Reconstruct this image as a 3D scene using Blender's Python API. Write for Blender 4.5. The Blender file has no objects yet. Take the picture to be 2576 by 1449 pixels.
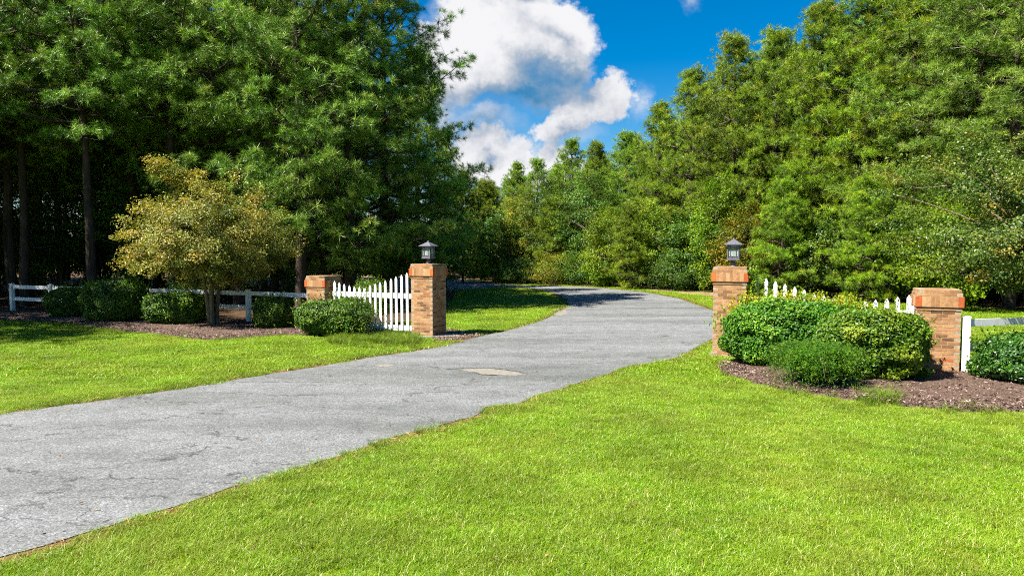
import bpy, math, random
import numpy as np
from mathutils import Vector
from math import radians, sin, cos, pi, tan, sqrt

# ------------------------------------------------------------------ basics
S = bpy.context.scene
COL = S.collection
CAMH, PITCH, FPX = 2.44, radians(2.984), 1717.0
rng = np.random.default_rng(7)

def G(px, py, z=0.0):
    """world point on the level z seen at (px,py) of the 2576x1449 photograph"""
    a, b = (px-1288)/FPX, (724.5-py)/FPX
    d = np.array([a, cos(PITCH)+b*sin(PITCH), -sin(PITCH)+b*cos(PITCH)])
    t = (z-CAMH)/d[2]
    return (a*t, d[1]*t)

def at(px, Y):
    return (px-1288)/FPX*Y

def tag(o, label=None, cat=None, group=None, kind=None):
    if label: o['label'] = label
    if cat: o['category'] = cat
    if group: o['group'] = group
    if kind: o['kind'] = kind
    return o

def empty(name, loc=(0, 0, 0), rz=0.0, sc=1.0):
    o = bpy.data.objects.new(name, None)
    o.empty_display_size = .3
    o.location = loc; o.rotation_euler = (0, 0, rz)
    o.scale = (sc,)*3 if not hasattr(sc, '__len__') else sc
    COL.objects.link(o)
    return o

def link(name, me, parent=None, loc=None):
    o = bpy.data.objects.new(name, me)
    COL.objects.link(o)
    if parent is not None: o.parent = parent
    if loc is not None: o.location = loc
    return o

class Geo:
    """collects vertices, faces, a per-vertex value and material indices"""
    def __init__(s):
        s.V, s.A, s.F, s.M, s.n = [], [], [], [], 0
    def add(s, V, F, val=0.5, mi=0):
        V = np.asarray(V, float).reshape(-1, 3); F = np.asarray(F, np.int64)
        s.V.append(V)
        s.A.append(np.broadcast_to(np.asarray(val, float), (len(V),)))
        s.F.append(F+s.n); s.M.append(np.full(len(F), mi)); s.n += len(V)
        return s
    def join(s, g, mi=0):
        for V, A, F, M in zip(g.V, g.A, g.F, g.M):
            pass
        V = np.concatenate(g.V); A = np.concatenate(g.A); base = s.n
        s.V.append(V); s.A.append(A); s.n += len(V)
        for F in g.F:
            s.F.append(F+base); s.M.append(np.full(len(F), mi))
        return s
    def mesh(s, name, mats, smooth=False):
        me = bpy.data.meshes.new(name)
        V = np.concatenate(s.V)
        idx = np.concatenate([F.ravel() for F in s.F]).astype(np.int32)
        tot = np.concatenate([np.full(len(F), F.shape[1]) for F in s.F]).astype(np.int32)
        st = np.concatenate([[0], np.cumsum(tot)[:-1]]).astype(np.int32)
        me.vertices.add(len(V)); me.vertices.foreach_set('co', V.astype(np.float32).ravel())
        me.loops.add(len(idx)); me.loops.foreach_set('vertex_index', idx)
        me.polygons.add(len(tot)); me.polygons.foreach_set('loop_start', st)
        me.polygons.foreach_set('material_index', np.concatenate(s.M).astype(np.int32))
        me.polygons.foreach_set('use_smooth', np.full(len(tot), bool(smooth)))
        at_ = me.attributes.new('v', 'FLOAT', 'POINT')
        at_.data.foreach_set('value', np.concatenate(s.A).astype(np.float32))
        for m in (mats if isinstance(mats, (list, tuple)) else [mats]): me.materials.append(m)
        me.update(calc_edges=True)
        return me
    def obj(s, name, mats, parent=None, smooth=False):
        return link(name, s.mesh(name, mats, smooth), parent)

BOXF = np.array([[0, 3, 2, 1], [4, 5, 6, 7], [0, 1, 5, 4], [1, 2, 6, 5], [2, 3, 7, 6], [3, 0, 4, 7]])
def box(g, c, s, rz=0.0, val=0.5, mi=0, M=None):
    h = np.array(s)/2
    v = np.array([[-1, -1, -1], [1, -1, -1], [1, 1, -1], [-1, 1, -1], [-1, -1, 1], [1, -1, 1], [1, 1, 1], [-1, 1, 1]])*h
    if M is not None: v = v @ np.asarray(M).T
    if rz:
        c_, s_ = cos(rz), sin(rz)
        v = v @ np.array([[c_, s_, 0], [-s_, c_, 0], [0, 0, 1]])
    g.add(v+np.array(c), BOXF, val, mi)

def tube(g, P, R, n=6, val=0.5, mi=0, cap=True):
    P = np.asarray(P, float); R = np.broadcast_to(np.asarray(R, float), (len(P),))
    T = np.gradient(P, axis=0); T /= np.linalg.norm(T, axis=1)[:, None]+1e-9
    ref = np.array([0, 0, 1.]) if abs(T[0][2]) < .8 else np.array([1., 0, 0])
    V = []
    ang = np.arange(n)*2*pi/n
    for p, t, r in zip(P, T, R):
        a = np.cross(t, ref); a /= np.linalg.norm(a)+1e-9
        b = np.cross(t, a)
        V.append(p+r*(np.cos(ang)[:, None]*a+np.sin(ang)[:, None]*b))
    V = np.concatenate(V)
    F = []
    for k in range(len(P)-1):
        for i in range(n):
            j = (i+1) % n
            F.append([k*n+i, k*n+j, (k+1)*n+j, (k+1)*n+i])
    g.add(V, F, val, mi)

def lathe(g, prof, n=20, val=0.5, c=(0, 0, 0)):
    V, F = [], []
    for r, z in prof:
        for i in range(n):
            a = 2*pi*i/n; V.append((c[0]+r*cos(a), c[1]+r*sin(a), c[2]+z))
    for k in range(len(prof)-1):
        for i in range(n):
            j = (i+1) % n; F.append([k*n+i, k*n+j, (k+1)*n+j, (k+1)*n+i])
    g.add(V, F, val)

def unit(a):
    return a/(np.linalg.norm(a, axis=-1, keepdims=True)+1e-9)

def inpoly(P, poly):
    x, y = P[:, 0], P[:, 1]; r = np.zeros(len(P), bool); n = len(poly); j = n-1
    for i in range(n):
        xi, yi = poly[i][:2]; xj, yj = poly[j][:2]
        c = ((yi > y) != (yj > y)) & (x < (xj-xi)*(y-yi)/((yj-yi) if yj != yi else 1e-9)+xi)
        r ^= c; j = i
    return r

# ------------------------------------------------------------------ materials
def new_mat(name):
    m = bpy.data.materials.new(name); m.use_nodes = True
    nt = m.node_tree; nt.nodes.clear()
    return m, nt, nt.nodes, nt.links
def N(nt, typ, **kw):
    n = nt.nodes.new(typ)
    for k, v in kw.items():
        if k.startswith('i_'):
            key = k[2:]
            n.inputs[int(key) if key.isdigit() else key.replace('_', ' ')].default_value = v
        else: setattr(n, k, v)
    return n
def ramp(nt, fac, stops, interp='LINEAR'):
    r = nt.nodes.new('ShaderNodeValToRGB'); r.color_ramp.interpolation = interp
    els = r.color_ramp.elements
    while len(els) < len(stops): els.new(.5)
    for e, (p, c) in zip(els, stops):
        e.position = p; e.color = (*c, 1) if len(c) == 3 else c
    nt.links.new(fac, r.inputs[0]); return r.outputs[0]
def noise(nt, vec, scale, detail=3, rough=.55, out='Fac', dist=0):
    n = N(nt, 'ShaderNodeTexNoise', i_Scale=scale, i_Detail=detail, i_Roughness=rough, i_Distortion=dist)
    if vec is not None: nt.links.new(vec, n.inputs['Vector'])
    return n.outputs[out]
def mathn(nt, op, a, b=None, c=None, clamp=False):
    n = nt.nodes.new('ShaderNodeMath'); n.operation = op; n.use_clamp = clamp
    for i, x in enumerate((a, b, c)):
        if x is None: continue
        if isinstance(x, (int, float)): n.inputs[i].default_value = x
        else: nt.links.new(x, n.inputs[i])
    return n.outputs[0]
def mix(nt, fac, a, b, mode='MIX'):
    n = nt.nodes.new('ShaderNodeMix'); n.data_type = 'RGBA'; n.blend_type = mode
    for i, x in ((0, fac), (6, a), (7, b)):
        if isinstance(x, (int, float)): n.inputs[i].default_value = x
        elif isinstance(x, tuple): n.inputs[i].default_value = (*x, 1) if len(x) == 3 else x
        else: nt.links.new(x, n.inputs[i])
    return n.outputs[2]
def bump(nt, h, strength=.5, dist=.02):
    b = N(nt, 'ShaderNodeBump', i_Strength=strength, i_Distance=dist)
    nt.links.new(h, b.inputs['Height']); return b.outputs[0]
def finish(nt, color, rough=.8, spec=.3, normal=None, metal=0.0, alb=None):
    alb = ALB if alb is None else alb
    color = tuple(c*alb for c in color) if isinstance(color, tuple) else mix(nt, 1.0, color, (alb, alb, alb), 'MULTIPLY')
    p = N(nt, 'ShaderNodeBsdfPrincipled', i_Roughness=rough, i_Metallic=metal)
    p.inputs['Specular IOR Level'].default_value = spec
    if isinstance(color, tuple): p.inputs['Base Color'].default_value = (*color, 1)
    else: nt.links.new(color, p.inputs['Base Color'])
    if normal is not None: nt.links.new(normal, p.inputs['Normal'])
    o = N(nt, 'ShaderNodeOutputMaterial')
    nt.links.new(p.outputs[0], o.inputs[0]); return p
def pos(nt):
    return N(nt, 'ShaderNodeNewGeometry').outputs['Position']
def objco(nt):
    return N(nt, 'ShaderNodeTexCoord').outputs['Object']

ALB = .66
def leafmat(name, stops, trans=.35, rough=.5, spec=.25, big=.6, tint=1.25, amp=1.3, patch=None):
    m, nt, nd, lk = new_mat(name)
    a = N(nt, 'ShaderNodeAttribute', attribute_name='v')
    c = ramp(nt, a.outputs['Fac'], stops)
    f = noise(nt, pos(nt), big, 2)
    k = mathn(nt, 'MULTIPLY_ADD', f, amp, 1-amp/2)
    if patch:
        pf = ramp(nt, noise(nt, pos(nt), .45, 5, .65), [(.45, (0, 0, 0)), (.75, (.40, .40, .40))])
        c = mix(nt, pf, c, patch)
    oi = N(nt, 'ShaderNodeObjectInfo')
    k2 = mathn(nt, 'MULTIPLY_ADD', oi.outputs['Random'], .35*ALB, .82*ALB)
    k = mathn(nt, 'MULTIPLY', k, k2)
    hs = N(nt, 'ShaderNodeHueSaturation')
    lk.new(c, hs.inputs['Color']); lk.new(k, hs.inputs['Value'])
    hue = mathn(nt, 'MULTIPLY_ADD', oi.outputs['Random'], .03, .485); lk.new(hue, hs.inputs['Hue'])
    p = N(nt, 'ShaderNodeBsdfPrincipled', i_Roughness=rough); p.inputs['Specular IOR Level'].default_value = spec
    lk.new(hs.outputs[0], p.inputs['Base Color'])
    t = N(nt, 'ShaderNodeBsdfTranslucent')
    tc = mix(nt, 1.0, hs.outputs[0], (tint, tint, .5), 'MULTIPLY'); lk.new(tc, t.inputs[0])
    ms = N(nt, 'ShaderNodeMixShader', i_0=trans)
    lk.new(p.outputs[0], ms.inputs[1]); lk.new(t.outputs[0], ms.inputs[2])
    o = N(nt, 'ShaderNodeOutputMaterial'); lk.new(ms.outputs[0], o.inputs[0])
    return m

def g3(r, g_, b): return (r, g_, b)
M = {}
M['needles'] = leafmat('pine_needles', [(0, (.030, .09, .005)), (.5, (.155, .325, .018)), (.88, (.46, .70, .10)), (1, (.36, .30, .05))], .10, .42, .3)
M['needles_warm'] = leafmat('pine_needles_yellow', [(0, (.035, .085, .004)), (.5, (.175, .295, .006)), (.9, (.38, .53, .016)), (1, (.42, .26, .03))], .12, .42, .3)  # yellower needle colour, mostly for the right-hand tree line
M['broad'] = leafmat('broad_leaves', [(0, (.03, .09, .008)), (.5, (.085, .20, .014)), (1, (.20, .32, .03))], .35, .42, .35)
M['broad_lime'] = leafmat('lime_leaves', [(0, (.08, .17, .006)), (.5, (.19, .32, .010)), (1, (.34, .42, .02))], .4, .45, .3)
M['broad_gold'] = leafmat('golden_leaves', [(0, (.10, .15, .01)), (.5, (.22, .25, .012)), (1, (.42, .30, .015))], .4, .45, .3)
M['holly'] = leafmat('holly_leaves', [(0, (.018, .06, .004)), (.6, (.07, .185, .008)), (1, (.22, .36, .02))], .2, .42, .28, big=1.5, amp=.9)
M['holly_shade'] = leafmat('shade_toned_leaves', [(0, (.010, .035, .004)), (.6, (.032, .095, .006)), (1, (.12, .22, .02))], .1, .35, .45, big=1.5, amp=.9)  # shade on the right-edge shrub is put into its leaf colour
M['holly_olive'] = leafmat('olive_leaves', [(0, (.020, .062, .004)), (.6, (.085, .188, .008)), (1, (.27, .35, .02))], .2, .42, .28, big=1.5, amp=.9)
M['crape'] = leafmat('crape_leaves', [(0, (.08, .14, .014)), (.4, (.27, .31, .045)), (.75, (.50, .46, .085)), (.95, (.68, .52, .09)), (1, (.66, .34, .05))], .3, .45, .35, big=1.6)
M['crape_dark'] = leafmat('crape_leaves_green', [(0, (.03, .08, .008)), (.5, (.11, .18, .018)), (.82, (.26, .30, .04)), (.95, (.40, .31, .04)), (1, (.50, .22, .03))], .3, .42, .4, big=1.6)
M['vine'] = leafmat('vine_leaves', [(0, (.10, .20, .01)), (.5, (.30, .36, .012)), (1, (.62, .50, .02))], .35, .45, .3, big=2)
M['spirea'] = leafmat('feathery_leaves', [(0, (.03, .11, .008)), (.6, (.09, .23, .010)), (1, (.20, .33, .02))], .3, .5, .2, big=2)
M['grass'] = leafmat('grass_blades', [(0, (.07, .17, .002)), (.5, (.225, .40, .004)), (.82, (.42, .58, .03)), (1, (.95, .95, .40))], .35, .5, .25, big=.8, tint=1.15, amp=1.0, patch=(.50, .50, .07))
M['weed'] = leafmat('weed_blades', [(0, (.09, .18, .006)), (.6, (.17, .28, .01)), (1, (.42, .38, .08))], .35, .5, .25, big=1.5)
M['straw'] = leafmat('pine_straw', [(0, (.13, .06, .022)), (.5, (.29, .145, .05)), (1, (.50, .33, .13))], .1, .7, .2, big=2, tint=1)
M['chip'] = leafmat('bark_chips', [(0, (.06, .035, .024)), (.5, (.19, .122, .09)), (.85, (.34, .25, .19)), (1, (.58, .48, .40))], .0, .8, .2, big=2, tint=1)

def bark(name, c1, c2, sc=6):
    m, nt, nd, lk = new_mat(name)
    mp = N(nt, 'ShaderNodeMapping'); mp.inputs['Scale'].default_value = (1, 1, .25)
    lk.new(objco(nt), mp.inputs[0])
    f = noise(nt, mp.outputs[0], sc, 5, .7)
    v = N(nt, 'ShaderNodeTexVoronoi', i_Scale=sc*1.6, feature='DISTANCE_TO_EDGE'); lk.new(mp.outputs[0], v.inputs['Vector'])
    c = ramp(nt, f, [(.3, c1), (.7, c2)])
    av = N(nt, 'ShaderNodeAttribute', attribute_name='v')
    c = mix(nt, ramp(nt, av.outputs['Fac'], [(.6, (0, 0, 0)), (.9, (1, 1, 1))]), c, (.42, .35, .27))
    h = mathn(nt, 'ADD', mathn(nt, 'MULTIPLY', v.outputs[0], 1.2), f)
    finish(nt, c, .9, .15, bump(nt, h, .7, .03)); return m
M['bark'] = bark('pine_bark', (.025, .018, .013), (.13, .095, .07))
M['twig'] = bark('crape_bark', (.10, .075, .04), (.30, .24, .14), 9)
M['branch'] = bark('shrub_bark', (.10, .075, .055), (.30, .24, .18), 9)
M['snag'] = bark('dead_wood', (.28, .26, .24), (.55, .52, .48), 5)

# lawn soil and thatch under the blades
m, nt, nd, lk = new_mat('lawn_ground'); M['lawn'] = m
P_ = pos(nt)
c = ramp(nt, noise(nt, P_, 9, 5, .7), [(.3, (.08, .13, .003)), (.55, (.17, .24, .005)), (.75, (.26, .29, .02))])
finish(nt, c, .95, .1, bump(nt, noise(nt, P_, 60, 3), .6, .02))
# leaf litter
m, nt, nd, lk = new_mat('forest_floor'); M['litter'] = m
P_ = pos(nt)
c = ramp(nt, noise(nt, P_, 5, 6, .75), [(.3, (.03, .02, .012)), (.5, (.09, .055, .03)), (.7, (.20, .12, .06))])
finish(nt, c, .95, .1, bump(nt, noise(nt, P_, 30, 4), .8, .04))
# dry verge (sand and pine straw)
m, nt, nd, lk = new_mat('dry_verge'); M['verge'] = m
P_ = pos(nt)
c = ramp(nt, noise(nt, P_, 1.3, 6, .7), [(.35, (.14, .15, .03)), (.5, (.33, .22, .11)), (.7, (.50, .38, .24))])
finish(nt, c, .95, .1, bump(nt, noise(nt, P_, 30, 4), .6, .03))
# straw litter band
m, nt, nd, lk = new_mat('straw_ground'); M['strawg'] = m
P_ = pos(nt)
c = ramp(nt, noise(nt, P_, 22, 6, .75), [(.3, (.05, .03, .015)), (.5, (.20, .11, .045)), (.7, (.36, .24, .12))])
finish(nt, c, .95, .1, bump(nt, noise(nt, P_, 60, 4), .8, .02))
# mulch
m, nt, nd, lk = new_mat('mulch'); M['mulch'] = m
P_ = pos(nt)
c = ramp(nt, noise(nt, P_, 26, 6, .8), [(.3, (.04, .024, .017)), (.5, (.14, .09, .066)), (.72, (.30, .215, .165))])
finish(nt, c, .95, .1, bump(nt, noise(nt, P_, 40, 5), 1, .03))
# asphalt
m, nt, nd, lk = new_mat('asphalt'); M['asphalt'] = m
P_ = pos(nt)
sp = noise(nt, P_, 48, 5, .9)
c = ramp(nt, sp, [(.36, (.045, .045, .045)), (.46, (.162, .167, .172)), (.55, (.25, .256, .26)), (.66, (.62, .62, .61))])
# long worn band running with the road and patchy staining
mp = N(nt, 'ShaderNodeMapping'); mp.inputs['Rotation'].default_value = (0, 0, radians(-56)); mp.inputs['Scale'].default_value = (.07, .48, 1)
lk.new(P_, mp.inputs[0])
st = noise(nt, mp.outputs[0], 1.0, 5, .6)
c = mix(nt, 1.0, c, ramp(nt, st, [(.34, (.60, .62, .57)), (.50, (.92, .92, .90)), (.66, (1.1, 1.1, 1.1))]), 'MULTIPLY')
c = mix(nt, 1.0, c, ramp(nt, noise(nt, P_, 1.7, 5, .6), [(.34, (.84, .84, .82)), (.6, (1.05, 1.05, 1.05))]), 'MULTIPLY')
# cracks: distorted cells, gated by large noise
dn = noise(nt, P_, 1.6, 5, .65, 'Color')
vm = N(nt, 'ShaderNodeVectorMath', operation='MULTIPLY_ADD'); lk.new(dn, vm.inputs[0]); vm.inputs[1].default_value = (.9, .9, 0); 
mp2 = N(nt, 'ShaderNodeMapping'); mp2.inputs['Rotation'].default_value = (0, 0, radians(-46)); mp2.inputs['Scale'].default_value = (.55, 1.5, 1)
lk.new(P_, mp2.inputs[0]); lk.new(mp2.outputs[0], vm.inputs[2])
vo = N(nt, 'ShaderNodeTexVoronoi', feature='DISTANCE_TO_EDGE', i_Scale=1.0); lk.new(vm.outputs[0], vo.inputs['Vector'])
gate = ramp(nt, noise(nt, P_, .55, 3), [(.40, (0, 0, 0)), (.50, (1, 1, 1))])
brk = ramp(nt, noise(nt, P_, 5, 3), [(.40, (0, 0, 0)), (.52, (1, 1, 1))])
ck = ramp(nt, vo.outputs[0], [(0, (1, 1, 1)), (.020, (0, 0, 0))])
crack = mathn(nt, 'MULTIPLY', mathn(nt, 'MULTIPLY', ck, gate), brk)
c = mix(nt, mathn(nt, 'MULTIPLY', crack, .9), c, (.045, .045, .042))
h = mathn(nt, 'SUBTRACT', sp, mathn(nt, 'MULTIPLY', crack, 1.5))
finish(nt, c, .85, .25, bump(nt, h, .5, .01))
# concrete / patch
m, nt, nd, lk = new_mat('concrete'); M['concrete'] = m
c = ramp(nt, noise(nt, pos(nt), 14, 6, .7), [(.3, (.16, .145, .12)), (.7, (.34, .31, .26))])
finish(nt, c, .9, .2, bump(nt, noise(nt, pos(nt), 60), .3, .01))
m, nt, nd, lk = new_mat('crack_dark'); M['crackm'] = m
finish(nt, (.04, .038, .034), .95, .1)  # plain dark tone of the road cracks
# brick: per-brick value
m, nt, nd, lk = new_mat('brick'); M['brick'] = m
a = N(nt, 'ShaderNodeAttribute', attribute_name='v')
c = ramp(nt, a.outputs['Fac'], [(0, (.16, .085, .04)), (.2, (.33, .16, .065)), (.45, (.46, .23, .10)), (.7, (.56, .30, .135)), (.84, (.64, .38, .19)), (.90, (.52, .15, .06)), (.98, (.52, .12, .035)), (1, (.62, .16, .04))])
P_ = pos(nt)
c = mix(nt, 1.0, c, ramp(nt, noise(nt, P_, 18, 5, .7), [(.3, (.68, .66, .62)), (.65, (1.1, 1.1, 1.1))]), 'MULTIPLY')
c = mix(nt, .35, c, ramp(nt, noise(nt, P_, 3, 4, .6), [(.4, (.5, .5, .42)), (.6, (1, 1, 1))]), 'MULTIPLY')
finish(nt, c, .88, .2, bump(nt, noise(nt, P_, 90, 4), .5, .006))
m, nt, nd, lk = new_mat('mortar'); M['mortar'] = m
c = ramp(nt, noise(nt, pos(nt), 30, 4), [(.3, (.26, .19, .12)), (.7, (.52, .41, .28))])
finish(nt, c, .95, .1)
# white painted timber / vinyl
m, nt, nd, lk = new_mat('white_paint'); M['white'] = m
mp = N(nt, 'ShaderNodeMapping'); mp.inputs['Scale'].default_value = (1, 1, .15); lk.new(pos(nt), mp.inputs[0])
c = ramp(nt, noise(nt, mp.outputs[0], 20, 5, .7), [(.28, (.45, .45, .38)), (.42, (.72, .73, .70)), (.6, (.82, .82, .81))])
sz = N(nt, 'ShaderNodeSeparateXYZ'); lk.new(pos(nt), sz.inputs[0])
gr = mathn(nt, 'SUBTRACT', mathn(nt, 'MULTIPLY', noise(nt, pos(nt), 9, 4), .9), mathn(nt, 'MULTIPLY', sz.outputs[2], 1.3))
c = mix(nt, ramp(nt, gr, [(.05, (0, 0, 0)), (.5, (.6, .6, .6))]), c, (.25, .27, .14))
finish(nt, c, .5, .4, bump(nt, noise(nt, pos(nt), 80), .15, .004), alb=.86)
# lantern
m, nt, nd, lk = new_mat('lantern_metal'); M['metal'] = m
c = ramp(nt, noise(nt, pos(nt), 25, 4), [(.3, (.10, .095, .12)), (.7, (.22, .21, .26))])
finish(nt, c, .5, .5, None, .25)
m, nt, nd, lk = new_mat('seeded_glass'); M['glass'] = m
p = finish(nt, (.62, .72, .66), .25, .5, bump(nt, noise(nt, pos(nt), 60, 3), .6, .01))
p.inputs['Transmission Weight'].default_value = .55; p.inputs['IOR'].default_value = 1.1
m, nt, nd, lk = new_mat('bulb_glass'); M['bulb'] = m
finish(nt, (.40, .42, .38), .3, .5)
m, nt, nd, lk = new_mat('pebble'); M['pebble'] = m
finish(nt, (.45, .42, .36), .9, .2)

# ------------------------------------------------------------------ ground
def sheet(name, poly, z, mat, kind='structure', jit=0.0, step=.4, parent=None):
    pts = []
    n = len(poly)
    r = random.Random(3)
    for i in range(n):
        a = np.array(poly[i][:2]); b = np.array(poly[(i+1) % n][:2])
        L = np.linalg.norm(b-a); k = max(1, int(L/step)) if jit else 1
        nrm = np.array([-(b-a)[1], (b-a)[0]])/(L+1e-9)
        for q in range(k):
            o = (r.random()-.5)*2*jit if (jit and L < 30) else 0
            pts.append(a+(b-a)*q/k+nrm*o)
    me = bpy.data.meshes.new(name)
    from mathutils.geometry import tessellate_polygon
    tris = tessellate_polygon([[Vector((p[0], p[1], 0)) for p in pts]])
    me.from_pydata([(p[0], p[1], z) for p in pts], [], [list(t) for t in tris])
    me.materials.append(mat); me.update()
    # make the normals point up
    import bmesh
    bm = bmesh.new(); bm.from_mesh(me)
    for f in bm.faces:
        f.normal_update()
        if f.normal.z < 0: f.normal_flip()
    bm.to_mesh(me); bm.free()
    o = link(name, me)
    if kind: o['kind'] = kind
    return o, pts

R_ = 900
sheet('lawn_ground', [(-R_, -R_), (R_, -R_), (R_, R_), (-R_, R_)], 0, M['lawn'])

near = [(130, 1367), (262, 1328), (400, 1288), (520, 1246), (640, 1212), (740, 1183), (850, 1150), (930, 1122), (1000, 1098), (1090, 1078),
        (1160, 1056), (1205, 1044), (1222, 1026), (1310, 1016), (1340, 1000), (1450, 966), (1520, 945), (1585, 922), (1660, 912), (1718, 896), (1745, 878), (1800, 850), (1850, 825),
        (1835, 800), (1795, 783), (1709, 752), (1620, 735), (1486, 723), (1383, 720), (1309, 718.5), (1252, 716), (1190, 707), (1143, 703)]
far = [(1143, 731), (1249, 722), (1300, 724), (1362, 729), (1400, 740), (1424, 752), (1431, 767), (1418, 780), (1368, 805), (1300, 827), (1200, 849), (1140, 866), (1060, 882),
       (960, 896), (905, 905), (850, 914), (760, 930), (640, 948), (500, 972), (400, 988), (200, 1016), (0, 1043)]
road = [G(*p) for p in near] + [(-14, 62), (-24, 60), (-24, 44), (-12, 43)] + [G(*p) for p in far] + [(-12, 7.2), (-20, 1), (-24, -6), (-14, -6), (-8, 1)]
# pale straw strips first, a little wider than the road
def offset(poly, d):
    n = len(poly); out = []
    A = sum(poly[i][0]*poly[(i+1) % n][1]-poly[(i+1) % n][0]*poly[i][1] for i in range(n))
    sg = 1 if A > 0 else -1
    for i in range(n):
        p0, p1, p2 = map(np.array, (poly[i-1], poly[i], poly[(i+1) % n]))
        e1, e2 = unit(p1-p0), unit(p2-p1)
        nn = np.array([e1[1], -e1[0]])+np.array([e2[1], -e2[0]])
        nn = unit(nn)*sg
        out.append(tuple(p1+nn*d))
    return out
straw_poly = offset(road, .16)
sheet('road_shoulder', offset(road, .24), .004, M['strawg'], jit=.12, step=.3)
_, road_pts = sheet('road', road, .012, M['asphalt'], jit=.035, step=.18)

# repair patches: bare, sunken tan spots
def blob(cpx, rpx, seed, n=26):
    r = random.Random(seed); out = []
    for i in range(n):
        a = 2*pi*i/n; k = 1+.28*(r.random()-.5)
        out.append(G(cpx[0]+rpx[0]*cos(a)*k, cpx[1]+rpx[1]*sin(a)*k))
    return out
worn = [G(*p) for p in [(1150, 931), (1185, 929), (1230, 929), (1270, 933), (1300, 938), (1326, 945), (1290, 946), (1250, 944), (1215, 943), (1190, 937)]]
sheet('road_worn_patch', worn, .016, M['concrete'], jit=.035, step=.07)
_r = random.Random(5)
for seg_ in ([(1118, 931), (1150, 929.5), (1185, 927.5), (1230, 927.5), (1270, 931.5), (1300, 936.5), (1318, 940)], [(1190, 939), (1215, 945), (1250, 946)]):
    W_ = [np.array(G(*p)) for p in seg_]; q_ = []
    for a_, b_ in zip(W_[:-1], W_[1:]): q_ += [a_+(b_-a_)*t_+np.array([_r.uniform(-.02, .02), _r.uniform(-.03, .03)]) for t_ in (0, .33, .66)]
    q_.append(W_[-1]); up_ = [tuple(p+[0, .028*(.4+_r.random())]) for p in q_]
    sheet('road_crack', [tuple(p) for p in q_]+up_[::-1], .019, M['crackm'])
sheet('road_worn_spot', blob((967, 921), (26, 3), 4), .016, M['concrete'])
sheet('road_edge_sand', blob((1408, 786), (20, 9), 8), .016, M['concrete'])

# verge of dry grass and straw beyond the road
verge1 = [G(*p) for p in [(1143, 702.5), (1190, 706.5), (1252, 715.5), (1262, 712)]] + [(-1.5, 60), (-6, 68), (-20, 72), (-20, 62)]
sheet('dry_verge', verge1, .008, M['verge'], jit=.3, step=1.2)
verge2 = [G(*p) for p in [(1610, 727), (1660, 733), (1720, 739), (1795, 745), (1870, 750), (1990, 756), (2100, 762), (2100, 742), (1900, 736), (1780, 728), (1640, 722)]]
sheet('sandy_verge', verge2, .008, M['verge'], jit=.3, step=1.0)

# forest floors
ff_left = [(-60, 8), (-26, 16), (-24, 27), (-20.5, 27.2), (-16, 26.2), (-12, 25), (-8, 23.6), (-6.3, 22.3), (-3.2, 24.0), (-3.0, 34), (-3.4, 43), (-24, 43), (-24, 90), (-60, 90)]
sheet('forest_floor', ff_left, .003, M['litter'], jit=.2, step=1.0)
fr_px = [(1250, 712), (1330, 716), (1450, 718.5), (1560, 722), (1700, 728), (1800, 736), (2000, 748), (2200, 756), (2400, 768), (2576, 782)]
ff_right = [G(*p) for p in fr_px] + [(40, 18), (70, 18), (70, 120), (-20, 120), (-20, 73), (-8, 72)]
sheet('forest_floor', ff_right, .003, M['litter'], jit=.2, step=1.0)

# mulch beds (gently mounded)
def bed(name, poly, h, seed):
    poly = [np.array(p) for p in poly]
    P = []
    n = len(poly)
    r = random.Random(seed)
    for i in range(n):
        a, b = poly[i], poly[(i+1) % n]
        k = max(1, int(np.linalg.norm(b-a)/.25))
        nrm = np.array([-(b-a)[1], (b-a)[0]])/np.linalg.norm(b-a)
        for q in range(k): P.append(a+(b-a)*q/k+nrm*(r.random()-.5)*.12)
    P = np.array(P)
    x0, y0 = P.min(0); x1, y1 = P.max(0)
    st = .16
    gx, gy = np.meshgrid(np.arange(x0, x1+st, st), np.arange(y0, y1+st, st))
    Q = np.stack([gx.ravel(), gy.ravel()], 1)
    ins = inpoly(Q, P)
    # distance to the border
    D = np.full(len(Q), 9.0)
    for i in range(0, len(P)):
        D = np.minimum(D, np.linalg.norm(Q-P[i], axis=1))
    z = np.where(ins, .008+h*np.clip(D/.8, 0, 1)**.7, -.05)
    rr = np.random.default_rng(seed)
    z = z + np.where(ins, rr.normal(0, .006, len(Q)), 0)
    ny, nx = gx.shape
    I = np.arange(nx*ny).reshape(ny, nx)
    F = np.stack([I[:-1, :-1], I[:-1, 1:], I[1:, 1:], I[1:, :-1]], -1).reshape(-1, 4)
    F = F[ins[F].any(1)]
    g = Geo(); g.add(np.column_stack([Q, z]), F)
    o = g.obj(name, M['mulch'], smooth=True); o['kind'] = 'structure'
    return P, (lambda pts: inpoly(pts, P))
bed_left_poly = [G(*p) for p in [(-60, 806), (60, 812), (150, 815), (215, 824), (300, 834), (400, 845), (480, 856), (560, 858), (640, 850), (720, 845), (800, 848), (850, 853), (900, 848), (960, 842)]] + [(-4.2, 20.6), (-6.2, 22.2), (-9, 24.2), (-14, 26), (-20, 28.2), (-26, 29)]
BL, inBL = bed('mulch_bed', bed_left_poly, .08, 1)
bed_right_poly = [G(*p) for p in [(1795, 925), (1830, 950), (1870, 962), (1950, 985), (2060, 1000), (2190, 1018), (2300, 1032), (2420, 1042), (2600, 1040), (2800, 1035)]] + [(14.5, 13), (12.5, 14.2), (8.9, 13.9), (7, 15.2), (5.6, 16.2), (5.2, 15.2)]
BR, inBR = bed('mulch_bed', bed_right_poly, .10, 2)
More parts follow.
